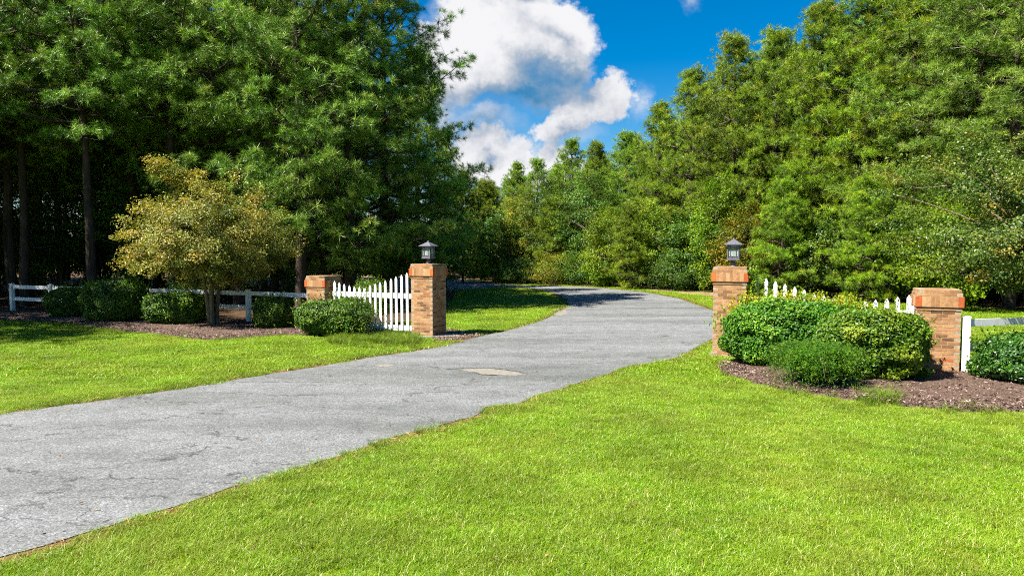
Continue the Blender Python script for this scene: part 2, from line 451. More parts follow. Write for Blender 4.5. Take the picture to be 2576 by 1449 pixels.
# dark mulch strip beside the tall left pillar
bed_mid_poly = [G(*p) for p in [(1085, 862), (1150, 858), (1218, 846), (1190, 838), (1150, 832), (1110, 830)]]
BM, inBM = bed('mulch_bed', bed_mid_poly, .04, 3)

# loose litter (bark chips, straw) as scattered slivers: one uncountable object per bed
def slivers(name, P, L, W, z, mat, seed, label, cat):
    r = np.random.default_rng(seed); n = len(P)
    a = r.uniform(0, 2*pi, n); tl = r.normal(0, .35, n)
    l = r.uniform(.5, 1.3, n)*L/2; w = r.uniform(.5, 1.3, n)*W/2
    T = np.stack([np.cos(a)*np.cos(tl), np.sin(a)*np.cos(tl), np.sin(tl)], 1)
    B = np.stack([-np.sin(a), np.cos(a), r.normal(0, .5, n)], 1)
    C = np.column_stack([P, z+r.uniform(0, .025, n)])
    V = np.stack([C-T*l[:, None]-B*w[:, None]*.6, C+T*l[:, None]-B*w[:, None], C+T*l[:, None]*.9+B*w[:, None]*.7, C-T*l[:, None]*.8+B*w[:, None]], 1).reshape(-1, 3)
    g = Geo(); g.add(V, np.arange(4*n).reshape(-1, 4), np.repeat(r.random(n), 4))
    o = g.obj(name, mat); tag(o, label, cat, kind='stuff'); return o
def sample_in(poly, n, seed):
    r = np.random.default_rng(seed); P = np.array([p[:2] for p in poly]); a, b = P.min(0), P.max(0)
    out = []; tot = 0
    while tot < n:
        q = r.uniform(a, b, (n*2, 2)); q = q[inpoly(q, P)]; out.append(q); tot += len(q)
    return np.concatenate(out)[:n]
slivers('bark_mulch_chips', sample_in(BR, 26000, 5), .05, .016, .09, M['chip'], 1, 'brown shredded bark mulch round the right-hand hedge and pillars', 'mulch')
slivers('bark_mulch_chips', sample_in(BL, 26000, 6), .06, .02, .07, M['chip'], 2, 'brown shredded bark mulch under the left-hand shrubs and tree', 'mulch')
slivers('bark_mulch_chips', sample_in(BM, 1500, 7), .05, .016, .04, M['chip'], 3, 'dark mulch patch beside the tall left brick pillar', 'mulch')
# straw along both edges of the road
def along(poly, n, sd, seed, dist=.1):
    r = np.random.default_rng(seed); P = np.array([p[:2] for p in poly]); Q = np.roll(P, -1, 0)
    L = np.linalg.norm(Q-P, axis=1); L[L > 15] = 0
    k = r.choice(len(P), n, p=L/L.sum()); t = r.random(n)[:, None]
    e = unit(Q-P)[k]
    return P[k]*(1-t)+Q[k]*t+np.column_stack([-e[:, 1], e[:, 0]])*(r.normal(0, sd, n)[:, None])
sp_ = along(straw_poly, 22000, .09, 9)
sp_ = sp_[~inpoly(sp_, np.array(offset(road, .02)))]
slivers('pine_straw', sp_, .11, .006, .012, M['straw'], 4, 'thin band of dry tan pine straw along the road edges', 'pine straw')

# ------------------------------------------------------------------ plant building blocks
def tuft_template(seed, n=46, L=.25, w=.0065):
    """burst of long needles round +Z; returns (n*3,3) verts"""
    r = np.random.default_rng(seed)
    th = np.arccos(r.uniform(cos(radians(105)), cos(radians(8)), n)); ph = r.uniform(0, 2*pi, n)
    d = np.stack([np.sin(th)*np.cos(ph), np.sin(th)*np.sin(ph), np.cos(th)], 1)
    b0 = np.column_stack([np.zeros(n), np.zeros(n), r.uniform(-.09, .03, n)])
    ln = L*r.uniform(.75, 1.1, n)[:, None]
    side = unit(np.cross(d, r.normal(size=(n, 3))))
    tip = b0+d*ln
    V = np.stack([b0-side*w/2+d*.02, b0+side*w/2+d*.02, tip], 1)
    return V.reshape(-1, 3)
TT = [tuft_template(i, 50, .29, .0130) for i in range(6)]
TTF = [tuft_template(20+i, 26, .29, .020) for i in range(4)]

def place(templates, C, D, sc, vals, g, r, mi=0, k=3, jitter=.12):
    """put a template (z axis along D) at every C"""
    D = unit(D); up = r.normal(size=D.shape)
    X = unit(np.cross(D, up)); Y = np.cross(D, X)
    which = r.integers(0, len(templates), len(C))
    for t, T in enumerate(templates):
        s = which == t
        if not s.any(): continue
        c, x, y, d, q = C[s], X[s], Y[s], D[s], sc[s]
        V = c[:, None]+q[:, None, None]*(T[None, :, :1]*x[:, None]+T[None, :, 1:2]*y[:, None]+T[None, :, 2:]*d[:, None])
        n = len(T)//k
        vv = np.repeat(np.clip(vals[s][:, None]+r.normal(0, jitter, (s.sum(), n)), 0, 1), k, 1)
        # the tip of each needle drops a little under its own weight
        F = np.arange(V.shape[0]*len(T)).reshape(-1, k)
        g.add(V.reshape(-1, 3), F, vv.ravel(), mi)

def pine_geo(seed, H=16, cb=2.0, R=3.6, nl=58, full=1.0, shape=.8, far=False, tr=.22, bottom_thin=.0):
    """loblolly pine: returns wood Geo, needle Geo"""
    r = np.random.default_rng(seed)
    wood, ndl = Geo(), Geo()
    zs = np.linspace(0, H, 12)
    lx = np.cumsum(r.normal(0, .06, 12)); ly = np.cumsum(r.normal(0, .06, 12)); lx -= lx[0]; ly -= ly[0]
    tube(wood, np.column_stack([lx, ly, zs]), tr*(1-zs/H*.93)+.012, 9)
    C, D, Sz, Vl = [], [], [], []
    az = r.uniform(0, 6.28)
    for i in range(nl):
        t = ((i+r.random())/nl)
        h = cb+(H-.6-cb)*t
        az += 2.4+r.normal(0, .35)
        prof = (1-t**1.7)**shape*(.6+.4*min(1, t/.2))
        L = max(.5, R*prof*r.uniform(.72, 1.15))
        el = radians(-10+58*t**1.4+r.normal(0, 8))
        d0 = np.array([cos(az)*cos(el), sin(az)*cos(el), sin(el)])
        p0 = np.array([np.interp(h, zs, lx), np.interp(h, zs, ly), h])
        ss = np.linspace(0, 1, 6)
        bend = r.normal(0, .10, 2)
        path = p0+np.outer(ss*L, d0)
        path[:, 2] += L*(.16*ss**2-.10*np.sin(ss*pi))
        path[:, 0] += bend[0]*L*ss**2; path[:, 1] += bend[1]*L*ss**2
        tube(wood, path, (.02+.018*L)*(1-ss*.85), 5)
        if not far and t < .8:
            for q in range(3):
                s_ = r.uniform(.15, .8); p = np.array([np.interp(s_, ss, path[:, c_]) for c_ in range(3)])
                dd = unit(d0+r.normal(0, .8, 3)); l_ = r.uniform(.4, 1.0)
                tube(wood, np.array([p, p+dd*l_*.5+r.normal(0, .05, 3), p+dd*l_+r.normal(0, .08, 3)]), [.014, .010, .005], 3, .95)
        ns = max(4, int(L/.38*full))
        for j, s in enumerate(np.linspace(.22, 1.0, ns)):
            p = np.array([np.interp(s, ss, path[:, q]) for q in range(3)])
            sd = (-1, 1)[j % 2] if s < .97 else 0
            tl = (.20+.30*(1-s))*L*r.uniform(.6, 1.2)+.12
            a2 = az+sd*radians(r.uniform(28, 66)); e2 = radians(r.uniform(-4, 34))+.35*el
            dd = np.array([cos(a2)*cos(e2), sin(a2)*cos(e2), sin(e2)]); tp = p+dd*tl
            tube(wood, np.array([p, (p+tp)/2+[0, 0, -.03], tp]), [.014, .010, .007], 3)
            m_ = int(r.integers(8, 14)) if not far else int(r.integers(6, 9)); br = r.uniform(-.16, .16)
            of = r.normal(size=(m_, 3))*np.array([.27, .27, .12])*(1.15 if far else 1); of[0] = dd*.12
            for o_ in of:
                q_ = tp+o_; C.append(q_); D.append(dd*.8+o_*2.2+np.array([0, 0, .6])); Sz.append(r.uniform(.55, 1.2))
                if not far and r.random() < .5: tube(wood, np.array([tp-dd*.2, q_]), [.007, .005], 3)
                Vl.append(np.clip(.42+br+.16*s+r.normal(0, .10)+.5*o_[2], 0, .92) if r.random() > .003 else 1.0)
    for q in range(7):
        C.append(np.array([lx[-1], ly[-1], H-.1-.12*q])+r.normal(0, .12, 3)); D.append(np.array([r.normal(0, .5), r.normal(0, .5), 1])); Sz.append(1.0); Vl.append(.7)
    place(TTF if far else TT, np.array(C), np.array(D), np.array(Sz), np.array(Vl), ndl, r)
    return wood, ndl

def leaves(g, C, Nrm, L, W, vals, r, mi=0):
    """diamond leaves, folded slightly along the midrib"""
    n = len(C); Nrm = unit(Nrm)
    T = unit(np.cross(Nrm, r.normal(size=(n, 3)))); B = np.cross(Nrm, T)
    l = (L*r.uniform(.7, 1.2, n))[:, None]/2; w = (W*r.uniform(.7, 1.2, n))[:, None]/2
    V = np.stack([C-T*l, C+B*w-T*l*.1+Nrm*w*.3, C+T*l, C-B*w-T*l*.1+Nrm*w*.3], 1).reshape(-1, 3)
    g.add(V, np.arange(4*n).reshape(-1, 4), np.repeat(np.clip(vals, 0, 1), 4), mi)

def shrub_geo(seed, r3, n, L=.05, W=.028, lumps=11, lump=.22, box_=3.0, flat=.25, stems=True):
    """clipped shrub sitting on z=0, radii r3; leaves packed on a lumpy super-ellipsoid"""
    r = np.random.default_rng(seed); lf, wd = Geo(), Geo()
    d = unit(r.normal(size=(n, 3)))
    cz = r3[2]*.50
    ra = np.abs(d)**box_
    rad = (ra.sum(1))**(-1/box_)
    ld = unit(r.normal(size=(lumps, 3))); lw = r.uniform(.4, 1.0, lumps)
    bmp = np.zeros(n)
    for k in range(lumps): bmp += lw[k]*np.exp(-(1-(d@ld[k]))*9)
    hi = r.normal(size=(60, 3)); hi = unit(hi)
    b2 = (np.exp(-(1-d@hi.T)*70)).sum(1)
    rad = rad*(1-lump*.5+lump*bmp*.6)+.075*b2
    hd = unit(r.normal(size=(26, 3))); dent = (np.exp(-(1-d@hd.T)*150)*r.uniform(.05, .16, 26)).sum(1)
    rad = rad-dent
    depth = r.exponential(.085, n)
    sh = r.random(n) < .06
    rad = rad-depth+sh*r.uniform(0, .07, n)
    C = d*rad[:, None]*np.array([r3[0], r3[1], r3[2]*.52]); C[:, 2] += cz
    C[:, 2] = np.maximum(C[:, 2], .03+r.random(n)*.05)
    Nn = d*1.2+r.normal(size=(n, 3))*.75+np.array([0, 0, .5])
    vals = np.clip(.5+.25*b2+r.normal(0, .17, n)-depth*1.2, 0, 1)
    leaves(lf, C, Nn, L, W, vals, r)
    # stray new shoots
    for k in range(int(40+30*r3[0])):
        dd = unit(r.normal(size=3)+[0, 0, .7]); q_ = (np.abs(dd)**box_).sum()**(-1/box_)
        b0 = dd*q_*np.array([r3[0], r3[1], r3[2]*.52]); b0[2] = max(b0[2]+cz, .1)
        t_ = np.linspace(0, 1, 9)[:, None]; sh_ = b0+t_*(unit(dd+[0, 0, .8])*r.uniform(.08, .22)+r.normal(0, .03, 3))
        leaves(lf, sh_+r.normal(0, .012, (9, 3)), r.normal(size=(9, 3))+dd, L, W, np.full(9, .85), r)
    if stems:
        for k in range(14):
            a = r.uniform(0, 6.28); e = r.uniform(.5, 1.3)
            tip = np.array([cos(a)*cos(e)*r3[0]*.8, sin(a)*cos(e)*r3[1]*.8, r3[2]*.85*sin(e)])
            b = np.array([cos(a)*.12, sin(a)*.12, 0])
            tube(wd, np.array([b, (b+tip)/2+r.normal(0, .05, 3), tip]), [.022, .015, .006], 5)
    return wd, lf

def broad_geo(seed, H, R, cb, ncl, per, L, W, top=.75, trunks=1, tr=.09, spread=.9, cl=.42, gaps=.0, valfn=None, shell=.55, spike=None, flatb=.25):
    """broadleaf tree: leaf clusters through an uneven crown, a limb to each group of clusters"""
    r = np.random.default_rng(seed); wd, lf = Geo(), Geo()
    d = unit(r.normal(size=(ncl, 3))); rad = r.uniform(shell, 1.0, ncl)**.7
    ld = unit(r.normal(size=(12, 3))); lw = r.uniform(-.5, 1, 12)
    b = np.zeros(ncl)
    for k in range(12): b += lw[k]*np.exp(-(1-d@ld[k])*8)
    rad = rad*(.86+.30*b)
    cz = cb+(H-cb)*.42
    up = np.where(d[:, 2] > 0, (H-cz), (cz-cb))
    C = np.stack([d[:, 0]*rad*R, d[:, 1]*rad*R, cz+d[:, 2]*rad*up], 1)
    if spike is not None:
        k = int(ncl*.07); t = r.random(k)[:, None]
        p0, p1 = np.array(spike[0]), np.array(spike[1])
        C = np.concatenate([C, p0+(p1-p0)*t+r.normal(0, 1, (k, 3))*(.24-.14*t)]); d = np.concatenate([d, np.tile(unit(p1-p0), (k, 1))])
    C[:, 2] = np.maximum(C[:, 2], cb*.8)
    # trunks and limbs
    forks = []
    for k in range(trunks):
        a = 2*pi*k/trunks+r.uniform(0, .8); off = .10 if trunks > 1 else 0
        top_ = np.array([cos(a)*R*(.11 if trunks > 1 else .02), sin(a)*R*(.11 if trunks > 1 else .02), cb+(H-cb)*.22])
        P = np.array([[cos(a)*off, sin(a)*off, 0], [cos(a)*off*1.3, sin(a)*off*1.3, cb*.6], top_])
        tt = np.linspace(0, 1, 7)
        PP = np.array([(1-t)**2*P[0]+2*t*(1-t)*P[1]+t*t*P[2] for t in tt])
        tube(wd, PP, np.linspace(tr, tr*.6, 7), 8)
        forks.append(PP[-1])
    if trunks == 1:
        # leader
        P = np.array([forks[0], forks[0]*[1, 1, 0]+[0, 0, H*.9]]); 
        tube(wd, np.linspace(P[0], P[1], 6)+np.vstack([np.zeros(3), r.normal(0, .06, (5, 3))]), np.linspace(tr*.6, .012, 6), 6)
    nb = max(14, ncl//6)
    sel = r.choice(len(C), min(nb, len(C)), replace=False)
    for i in sel:
        f = forks[int(np.argmin([np.linalg.norm((C[i]-q)[:2]) for q in forks]))].copy()
        if trunks == 1: f[2] = min(max(f[2], C[i][2]-.5*np.linalg.norm(C[i][:2])), H*.85)
        tip = C[i]; mid = (f+tip)/2; mid[2] += .12*np.linalg.norm(tip-f)*(1 if tip[2] > f[2] else .6); mid += r.normal(0, .08, 3)
        tt = np.linspace(0, 1, 6)
        PP = np.array([(1-t)**2*f+2*t*(1-t)*mid+t*t*tip for t in tt]); PP[1:5] += r.normal(0, .035, (4, 3))
        tube(wd, PP, np.linspace(tr*.42, .006, 6), 5)
    # leaves of each cluster: an oblate puff stretched along the outward direction
    n = len(C)
    off = r.normal(size=(n, per, 3)); off = unit(off)*(r.random((n, per, 1))**.45)*cl
    off[:, :, 2] *= .62
    al = (off*d[:, None]).sum(-1, keepdims=True); off = off+d[:, None]*al*.6
    csz = r.uniform(.6, 1.25, (n, 1, 1)); P = (C[:, None]+off*csz).reshape(-1, 3)
    Nn = np.repeat(d, per, 0)*.6+r.normal(size=(n*per, 3))*.7+np.array([0, 0, .75])
    cv = r.normal(.45, .22, n)
    if valfn is not None: cv = valfn(C, cv, r)
    vals = np.repeat(cv, per)+r.normal(0, .14, n*per)
    leaves(lf, P, Nn, L, W, vals, r)
    return wd, lf

# ------------------------------------------------------------------ pines
PINE = {}
def pine_mesh(key, mats, **kw):
    w, l = pine_geo(**kw)
    PINE[key] = (w.mesh('pine_trunk', M['bark'], True), l.mesh('pine_crown', M[mats]), w, l, kw['H'])
pine_mesh('a', 'needles', seed=1, H=16, cb=1.4, R=3.8, nl=72, shape=.8)
pine_mesh('b', 'needles', seed=2, H=16, cb=3.2, R=3.7, nl=60, shape=.75)
pine_mesh('c', 'needles', seed=3, H=17, cb=7.2, R=4.1, nl=44, shape=.7, tr=.2)
pine_mesh('d', 'needles_warm', seed=4, H=15, cb=1.0, R=3.5, nl=70, shape=.8)
pine_mesh('e', 'needles_warm', seed=5, H=15, cb=1.8, R=3.4, nl=66, shape=.72)
pine_mesh('f', 'needles_warm', seed=6, H=9, cb=.5, R=2.2, nl=52, shape=.9, tr=.1)
# coarser copies of the same habit for the mass of trees behind
pine_mesh('g', 'needles', seed=13, H=16, cb=6.0, R=3.6, nl=60, shape=.7, tr=.2, far=True)
pine_mesh('h', 'needles_warm', seed=15, H=16, cb=2.0, R=3.3, nl=74, shape=.75, far=True)
print('TUFT TRIS', {k: sum(len(f) for f in v[3].F) for k, v in PINE.items()})

def pine(key, x, y, H, label, group, rz=0.0, wide=1.0):
    k = H/PINE[key][4]
    e = empty('pine_tree', (x, y, 0), rz, (k*wide, k*wide, k))
    tag(e, label, 'pine tree', group)
    link('trunk', PINE[key][0], e); link('crown', PINE[key][1], e)
    return e

GL, GR = 'pines at the edge of the left-hand wood', 'pines of the right-hand tree line'
# left wood, front row
LP = [
 ('c', 240, 29.0, 17.0, 0.3, 1.0, 'tall pine with a thick bare trunk behind the long white rail fence, far left'),
 ('c', 60, 31.0, 17.5, 2.0, 1.0, 'pine whose boughs reach over the far left end of the rail fence'),
 ('c', 430, 30.0, 18.0, 4.2, 1.05, 'tall pine rising directly behind the peak of the bronze crape myrtle'),
 ('b', 600, 31.0, 18.0, 1.0, 1.05, 'bright-tufted pine behind the right half of the left crape myrtle'),
 ('b', 755, 28.5, 17.0, 3.4, 1.0, 'full pine with pale lit tufts above the short left brick pillar'),
 ('a', 880, 30.5, 18.0, 5.0, 1.0, 'dense dark pine above the scalloped left picket panel'),
 ('a', 968, 33.0, 17.5, 2.4, 1.0, 'pine reaching into the sky at the right edge of the left-hand wood'),
 ('a', 1050, 40.0, 14.4, .9, .95, 'shorter shaded pine behind the lantern on the left pillar'),
 ('d', 1120, 46.0, 10.6, 3.9, .80, 'yellow-green pine at the low right end of the left-hand wood'),
 ('f', 1165, 55.0, 9.0, 3.9, .9, 'small pine beyond the shaded lawn where the road slips out of sight'),
]
for key, px, Y, H, rz, wd_, lb in LP:
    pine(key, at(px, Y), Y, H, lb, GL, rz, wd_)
# right tree line: (photo x, depth, height)
RP = [
 ('f', 1215, 76, 10.6, .2, 1.2, 'leftmost small pine on the far skyline, next to the left-hand wood'),
 ('e', 1300, 74, 12.2, 1.4, .9, 'far skyline pine just under the lowest white cloud'),
 ('d', 1350, 72, 12.4, 2.6, .9, 'far pine behind the golden tree beyond the bend'),
 ('e', 1438, 64, 13.1, 3.0, .85, 'tallest narrow pine on the far skyline, beside the pale dead snag'),
 ('d', 1500, 60, 12.2, 4.2, .95, 'pine above the dark-leaved trees straight across the road bend'),
 ('e', 1575, 54, 12.0, 5.2, .95, 'pine at the foot of the long slope of the right-hand tree line'),
 ('d', 1655, 50, 13.4, .8, .95, 'pine on the rising tree line left of the right-hand lantern'),
 ('e', 1735, 47, 15.0, 2.0, .95, 'steep-sided pine halfway up the slope of the right-hand tree line'),
 ('d', 1840, 44.5, 16.6, 3.3, .95, 'broad round-topped pine directly above the right-hand lantern'),
 ('e', 1945, 43, 16.4, 5.7, .95, 'pine above the left half of the right picket panel'),
 ('d', 2050, 41, 17.4, 1.1, 1.0, 'tall pine whose top just touches the upper picture edge'),
 ('e', 2165, 39, 18.0, 2.3, 1.0, 'tall pine above the middle of the big clipped hedge'),
 ('d', 2290, 37, 18.5, 3.9, 1.05, 'big pine with lit fans of needles above the short right pillar'),
 ('a', 2410, 34, 18.5, .7, 1.05, 'tall pine with grey-green tufts behind the right-hand crape myrtle'),
 ('a', 2540, 31, 18.5, 5.0, 1.1, 'nearest pine of the right-hand wood at the right picture edge'),
 ('f', 1590, 45.5, 5.6, 2.0, 1.1, 'young feathery pine at the roadside left of the sandy verge'),
 ('f', 1960, 37.0, 6.4, 4.0, 1.1, 'young pine just behind the tall pickets of the right panel'),
 ('f', 2190, 33.5, 6.2, 3.0, 1.2, 'low pine with drooping fans above the right picket panel dip'),
 ('f', 1395, 54.0, 6.8, 3.0, 1.0, 'dark young pine standing before the broadleaf trees across the bend'),
]
for key, px, Y, H, rz, wd_, lb in RP:
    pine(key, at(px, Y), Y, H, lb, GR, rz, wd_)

# ------------------------------------------------------------------ broadleaf trees of the wood edges
def leafy(name, px, Y, H, R, seed, mat, label, group=None, cb=.4, ncl=240, per=70, L=.13, W=.085, cl=.5, cat='tree', wood='branch', tr=.08, trunks=1, **kw):
    wd, lf = broad_geo(seed, H, R, cb, ncl, per, L, W, cl=cl, trunks=trunks, tr=tr, **kw)
    e = empty(name, (at(px, Y), Y, 0)); tag(e, label, cat, group)
    wd.obj('trunk', M[wood], e, True); lf.obj('crown', M[mat], e)
    return e
GB = 'broadleaf trees below the right-hand pines'
BR_T = [
 (1210, 60, 5.0, 2.3, 'broad_lime', 'lime-green sapling thicket tree where the road leaves the picture'),
 (1262, 58, 6.3, 2.4, 'broad', 'dark green tree on the far verge, left of the golden tree'),
 (1318, 57, 8.6, 2.3, 'broad_gold', 'golden autumn tree across the bend'),
 (1385, 56, 9.6, 2.6, 'broad', 'tall glossy broadleaf tree right of the golden tree'),
 (1478, 53, 9.8, 2.8, 'broad', 'large dark-leaved tree straight across the bend of the road'),
 (1535, 49, 5.4, 2.2, 'broad_lime', 'lime-green roadside tree before the large dark-leaved one'),
 (1655, 46, 5.6, 2.2, 'broad_lime', 'bright leafy tree over the left end of the sandy verge'),
 (1735, 44, 5.4, 2.3, 'broad', 'leafy tree just left of the right-hand lantern'),
 (1800, 42, 7.0, 1.8, 'broad_lime', 'slender yellow-green tree close behind the right-hand lantern'),
 (1880, 39.5, 5.0, 2.2, 'broad_gold', 'olive-gold tree with pale stems right of the lantern'),
 (2060, 37, 4.4, 2.0, 'broad', 'dark shrubby tree above the vine-covered pickets'),
 (2290, 33, 5.2, 2.1, 'broad', 'rich green tree behind the short right brick pillar'),
 (2390, 29, 5.0, 2.3, 'broad_lime', 'fresh green tree between the short pillar and the right crape myrtle'),
]
for i, (px, Y, H, R, mt, lb) in enumerate(BR_T):
    leafy('broadleaf_tree', px, Y, H, R, 100+i, mt, lb, GB, ncl=200, per=80)
GS = 'low shrubs along the far road verge'
SH = [(1240, 56, 1.9, 'broad_lime', 'low yellow-green shrub at the left end of the far verge'),
      (1300, 53.5, 2.2, 'broad', 'dark low shrub on the far verge below the golden tree'),
      (1390, 51.5, 2.5, 'broad_gold', 'brownish shrub across the bend left of the young pine'),
      (1455, 50.5, 2.3, 'holly_olive', 'olive shrub straight across the bend'),
      (1520, 49, 2.0, 'broad_lime', 'yellowish shrub right of the olive one across the bend'),
      (1700, 43.5, 2.3, 'broad', 'rounded shrub above the sandy verge')]
for i, (px, Y, H, mt, lb) in enumerate(SH):
    leafy('verge_shrub', px, Y, H, 1.7, 140+i, mt, lb, GS, cb=.1, ncl=90, per=80, L=.10, W=.06, cat='shrub', tr=.04)
# understory of the left wood
GU = 'shaded broadleaf saplings inside the left-hand wood'
US = [(30, 34, 8.5, 3.0, 'dim leafy sapling at the far left picture edge'),
      (150, 36, 7.5, 2.6, 'dim leafy sapling left of the thick bare pine trunk'),
      (330, 34, 9.0, 2.5, 'dim sapling right of the thick bare pine trunk'),
      (720, 33, 5.0, 2.2, 'dark sapling behind the right side of the left crape myrtle'),
      (985, 33, 5.4, 2.0, 'dark leafy sapling behind the left picket panel'),
      (1090, 38, 6.0, 2.4, 'dark leafy sapling right behind the tall left pillar')]
for i, (px, Y, H, R, lb) in enumerate(US):
    leafy('understory_tree', px, Y, H, R, 160+i, 'broad', lb, GU, ncl=150, per=60, cb=.6, shell=.2)
# dead snag
g = Geo()
tube(g, np.array([[0, 0, 0], [.05, .02, 5], [-.03, 0, 9], [0, 0, 12.4]]), [.13, .11, .09, .05], 7)
tube(g, np.array([[0, 0, 9.4], [.3, .1, 9.9], [.42, .1, 10.3]]), [.05, .035, .02], 5)
sn = g.obj('dead_snag', M['snag'], None, True); sn.location = (at(1421, 67), 67, 0)
tag(sn, 'bare pale grey dead trunk poking up at the far skyline', 'dead tree')

# ------------------------------------------------------------------ the wood behind: masses of pines as one uncountable thing each
def scatter(name, P, rot, scl, idx, protos, label, cat):
    """protos: list of bpy objects not in the scene; instances through geometry nodes"""
    me = bpy.data.meshes.new(name); me.vertices.add(len(P)); me.vertices.foreach_set('co', np.asarray(P, np.float32).ravel())
    for nm, ty, arr in (('rot', 'FLOAT_VECTOR', rot), ('scl', 'FLOAT_VECTOR', scl), ('idx', 'INT', idx)):
        a_ = me.attributes.new(nm, ty, 'POINT')
        a_.data.foreach_set('vector' if ty == 'FLOAT_VECTOR' else 'value', np.asarray(arr, np.float32 if ty != 'INT' else np.int32).ravel())
    o = link(name, me); tag(o, label, cat, kind='stuff')
    ng = bpy.data.node_groups.new(name, 'GeometryNodeTree')
    ng.interface.new_socket('Geometry', in_out='INPUT', socket_type='NodeSocketGeometry')
    ng.interface.new_socket('Geometry', in_out='OUTPUT', socket_type='NodeSocketGeometry')
    gi, go = ng.nodes.new('NodeGroupInput'), ng.nodes.new('NodeGroupOutput')
    jn = ng.nodes.new('GeometryNodeJoinGeometry')
    def attr(nm, ty):
        n = ng.nodes.new('GeometryNodeInputNamedAttribute'); n.data_type = ty; n.inputs['Name'].default_value = nm
        return next(s for s in n.outputs if s.enabled and s.name == 'Attribute')
    ra, sa, ia = attr('rot', 'FLOAT_VECTOR'), attr('scl', 'FLOAT_VECTOR'), attr('idx', 'INT')
    for k, pr in enumerate(protos):
        oi = ng.nodes.new('GeometryNodeObjectInfo'); oi.inputs['Object'].default_value = pr; oi.inputs['As Instance'].default_value = True
        cmp_ = ng.nodes.new('FunctionNodeCompare'); cmp_.data_type = 'INT'; cmp_.operation = 'EQUAL'
        ii = [s for s in cmp_.inputs if s.enabled and s.type == 'INT']
        ng.links.new(ia, ii[0]); ii[1].default_value = k
        ip = ng.nodes.new('GeometryNodeInstanceOnPoints')
        ng.links.new(gi.outputs[0], ip.inputs['Points']); ng.links.new(cmp_.outputs[0], ip.inputs['Selection'])
        ng.links.new(oi.outputs['Geometry'], ip.inputs['Instance'])
        ng.links.new(ra, ip.inputs['Rotation']); ng.links.new(sa, ip.inputs['Scale'])
        ng.links.new(ip.outputs[0], jn.inputs[0])
    ng.links.new(jn.outputs[0], go.inputs[0])
    md = o.modifiers.new('scatter', 'NODES'); md.node_group = ng
    return o

def proto(name, geos, mats):
    g = Geo()
    for i, q in enumerate(geos): g.join(q, i)
    return bpy.data.objects.new(name, g.mesh(name, mats))
pr = [proto('wood_pine', (PINE['g'][2], PINE['g'][3]), [M['bark'], M['needles']]),
      proto('wood_pine', (PINE['g'][2], PINE['g'][3]), [M['bark'], M['needles']]),
      proto('wood_pine', (PINE['h'][2], PINE['h'][3]), [M['bark'], M['needles_warm']])]
uw, ul = broad_geo(301, 6.5, 2.8, .3, 200, 60, .14, .09, cl=.55, shell=.2)
pr.append(proto('wood_sapling', (uw, ul), [M['branch'], M['broad']]))
def rows(pts, seed, idxs, hs):
    r = np.random.default_rng(seed); n = len(pts)
    P = np.column_stack([pts, np.zeros(n)]); P[:, :2] += r.normal(0, .9, (n, 2))
    rot = np.column_stack([np.zeros(n), np.zeros(n), r.uniform(0, 6.28, n)])
    idx = r.choice(idxs, n); s = r.uniform(*hs, n)
    return P, rot, np.column_stack([s*1.08, s*1.08, s]), idx
pts = []
for Y in np.arange(34, 62, 4.2):
    xl = -Y*.62; xr = at({34: 870}.get(int(Y), 930), Y)-1.5
    for x in np.arange(-Y*.95-8, xr, 4.0): pts.append((x, Y))
for x, y in [(-23.5, 18.2), (-26, 15), (-27, 19.5), (-30, 24), (-27.5, 28.5), (-33, 30), (-35, 22), (-38, 27), (-31, 16), (-26, 33), (-24.2, 31.2)]: pts.append((x, y))
A_ = rows(pts, 11, [0, 1, 0], (1.0, 1.25))
# saplings filling the far background of the wood
us = [(x, y) for y in (44, 52, 58) for x in np.arange(-y*.85-4, at(950, y), 3.4)]
us += [(x, 31+.0*x) for x in (-30, -27)]
B_ = rows(us, 12, [3], (.8, 1.25))
scatter('left_woodland', *[np.concatenate([a, b]) for a, b in zip(A_, B_)], pr, 'deep shaded pine wood behind the left-hand fence', 'woodland')
pts = []
for px in np.arange(1180, 3300, 62):
    yf = np.interp(px, [1180, 1300, 1450, 1620, 1800, 2000, 2200, 2400, 2576, 3300], [82, 80, 68, 56, 50, 48, 45, 40, 36, 30])
    for k in range(3):
        pts.append((at(px, yf+k*5), yf+k*5))
pts = np.array(pts)
A_ = list(rows(pts, 13, [2, 1], (.9, 1.0)))
hh = np.interp(pts[:, 0]/pts[:, 1]*FPX+1288, [1180, 1300, 1440, 1570, 1640, 1740, 1840, 2000, 2300, 3300], [10.5, 11.8, 12.2, 11.6, 12.6, 14.2, 15.8, 17, 18, 19])
A_[2] = np.column_stack([hh/16.0]*3)
us = []
for px in np.arange(1180, 3200, 70):
    yf = np.interp(px, [1180, 1300, 1450, 1620, 1800, 2000, 2200, 2400, 2576, 3200], [68, 62, 57, 51, 47, 44, 40, 36, 32, 28])
    us.append((at(px, yf), yf)); us.append((at(px+30, yf+6), yf+6))
B_ = rows(us, 14, [3], (.75, 1.1))
scatter('right_woodland', *[np.concatenate([a, b]) for a, b in zip(A_, B_)], pr, 'mass of pines and undergrowth behind the right-hand tree line', 'woodland')

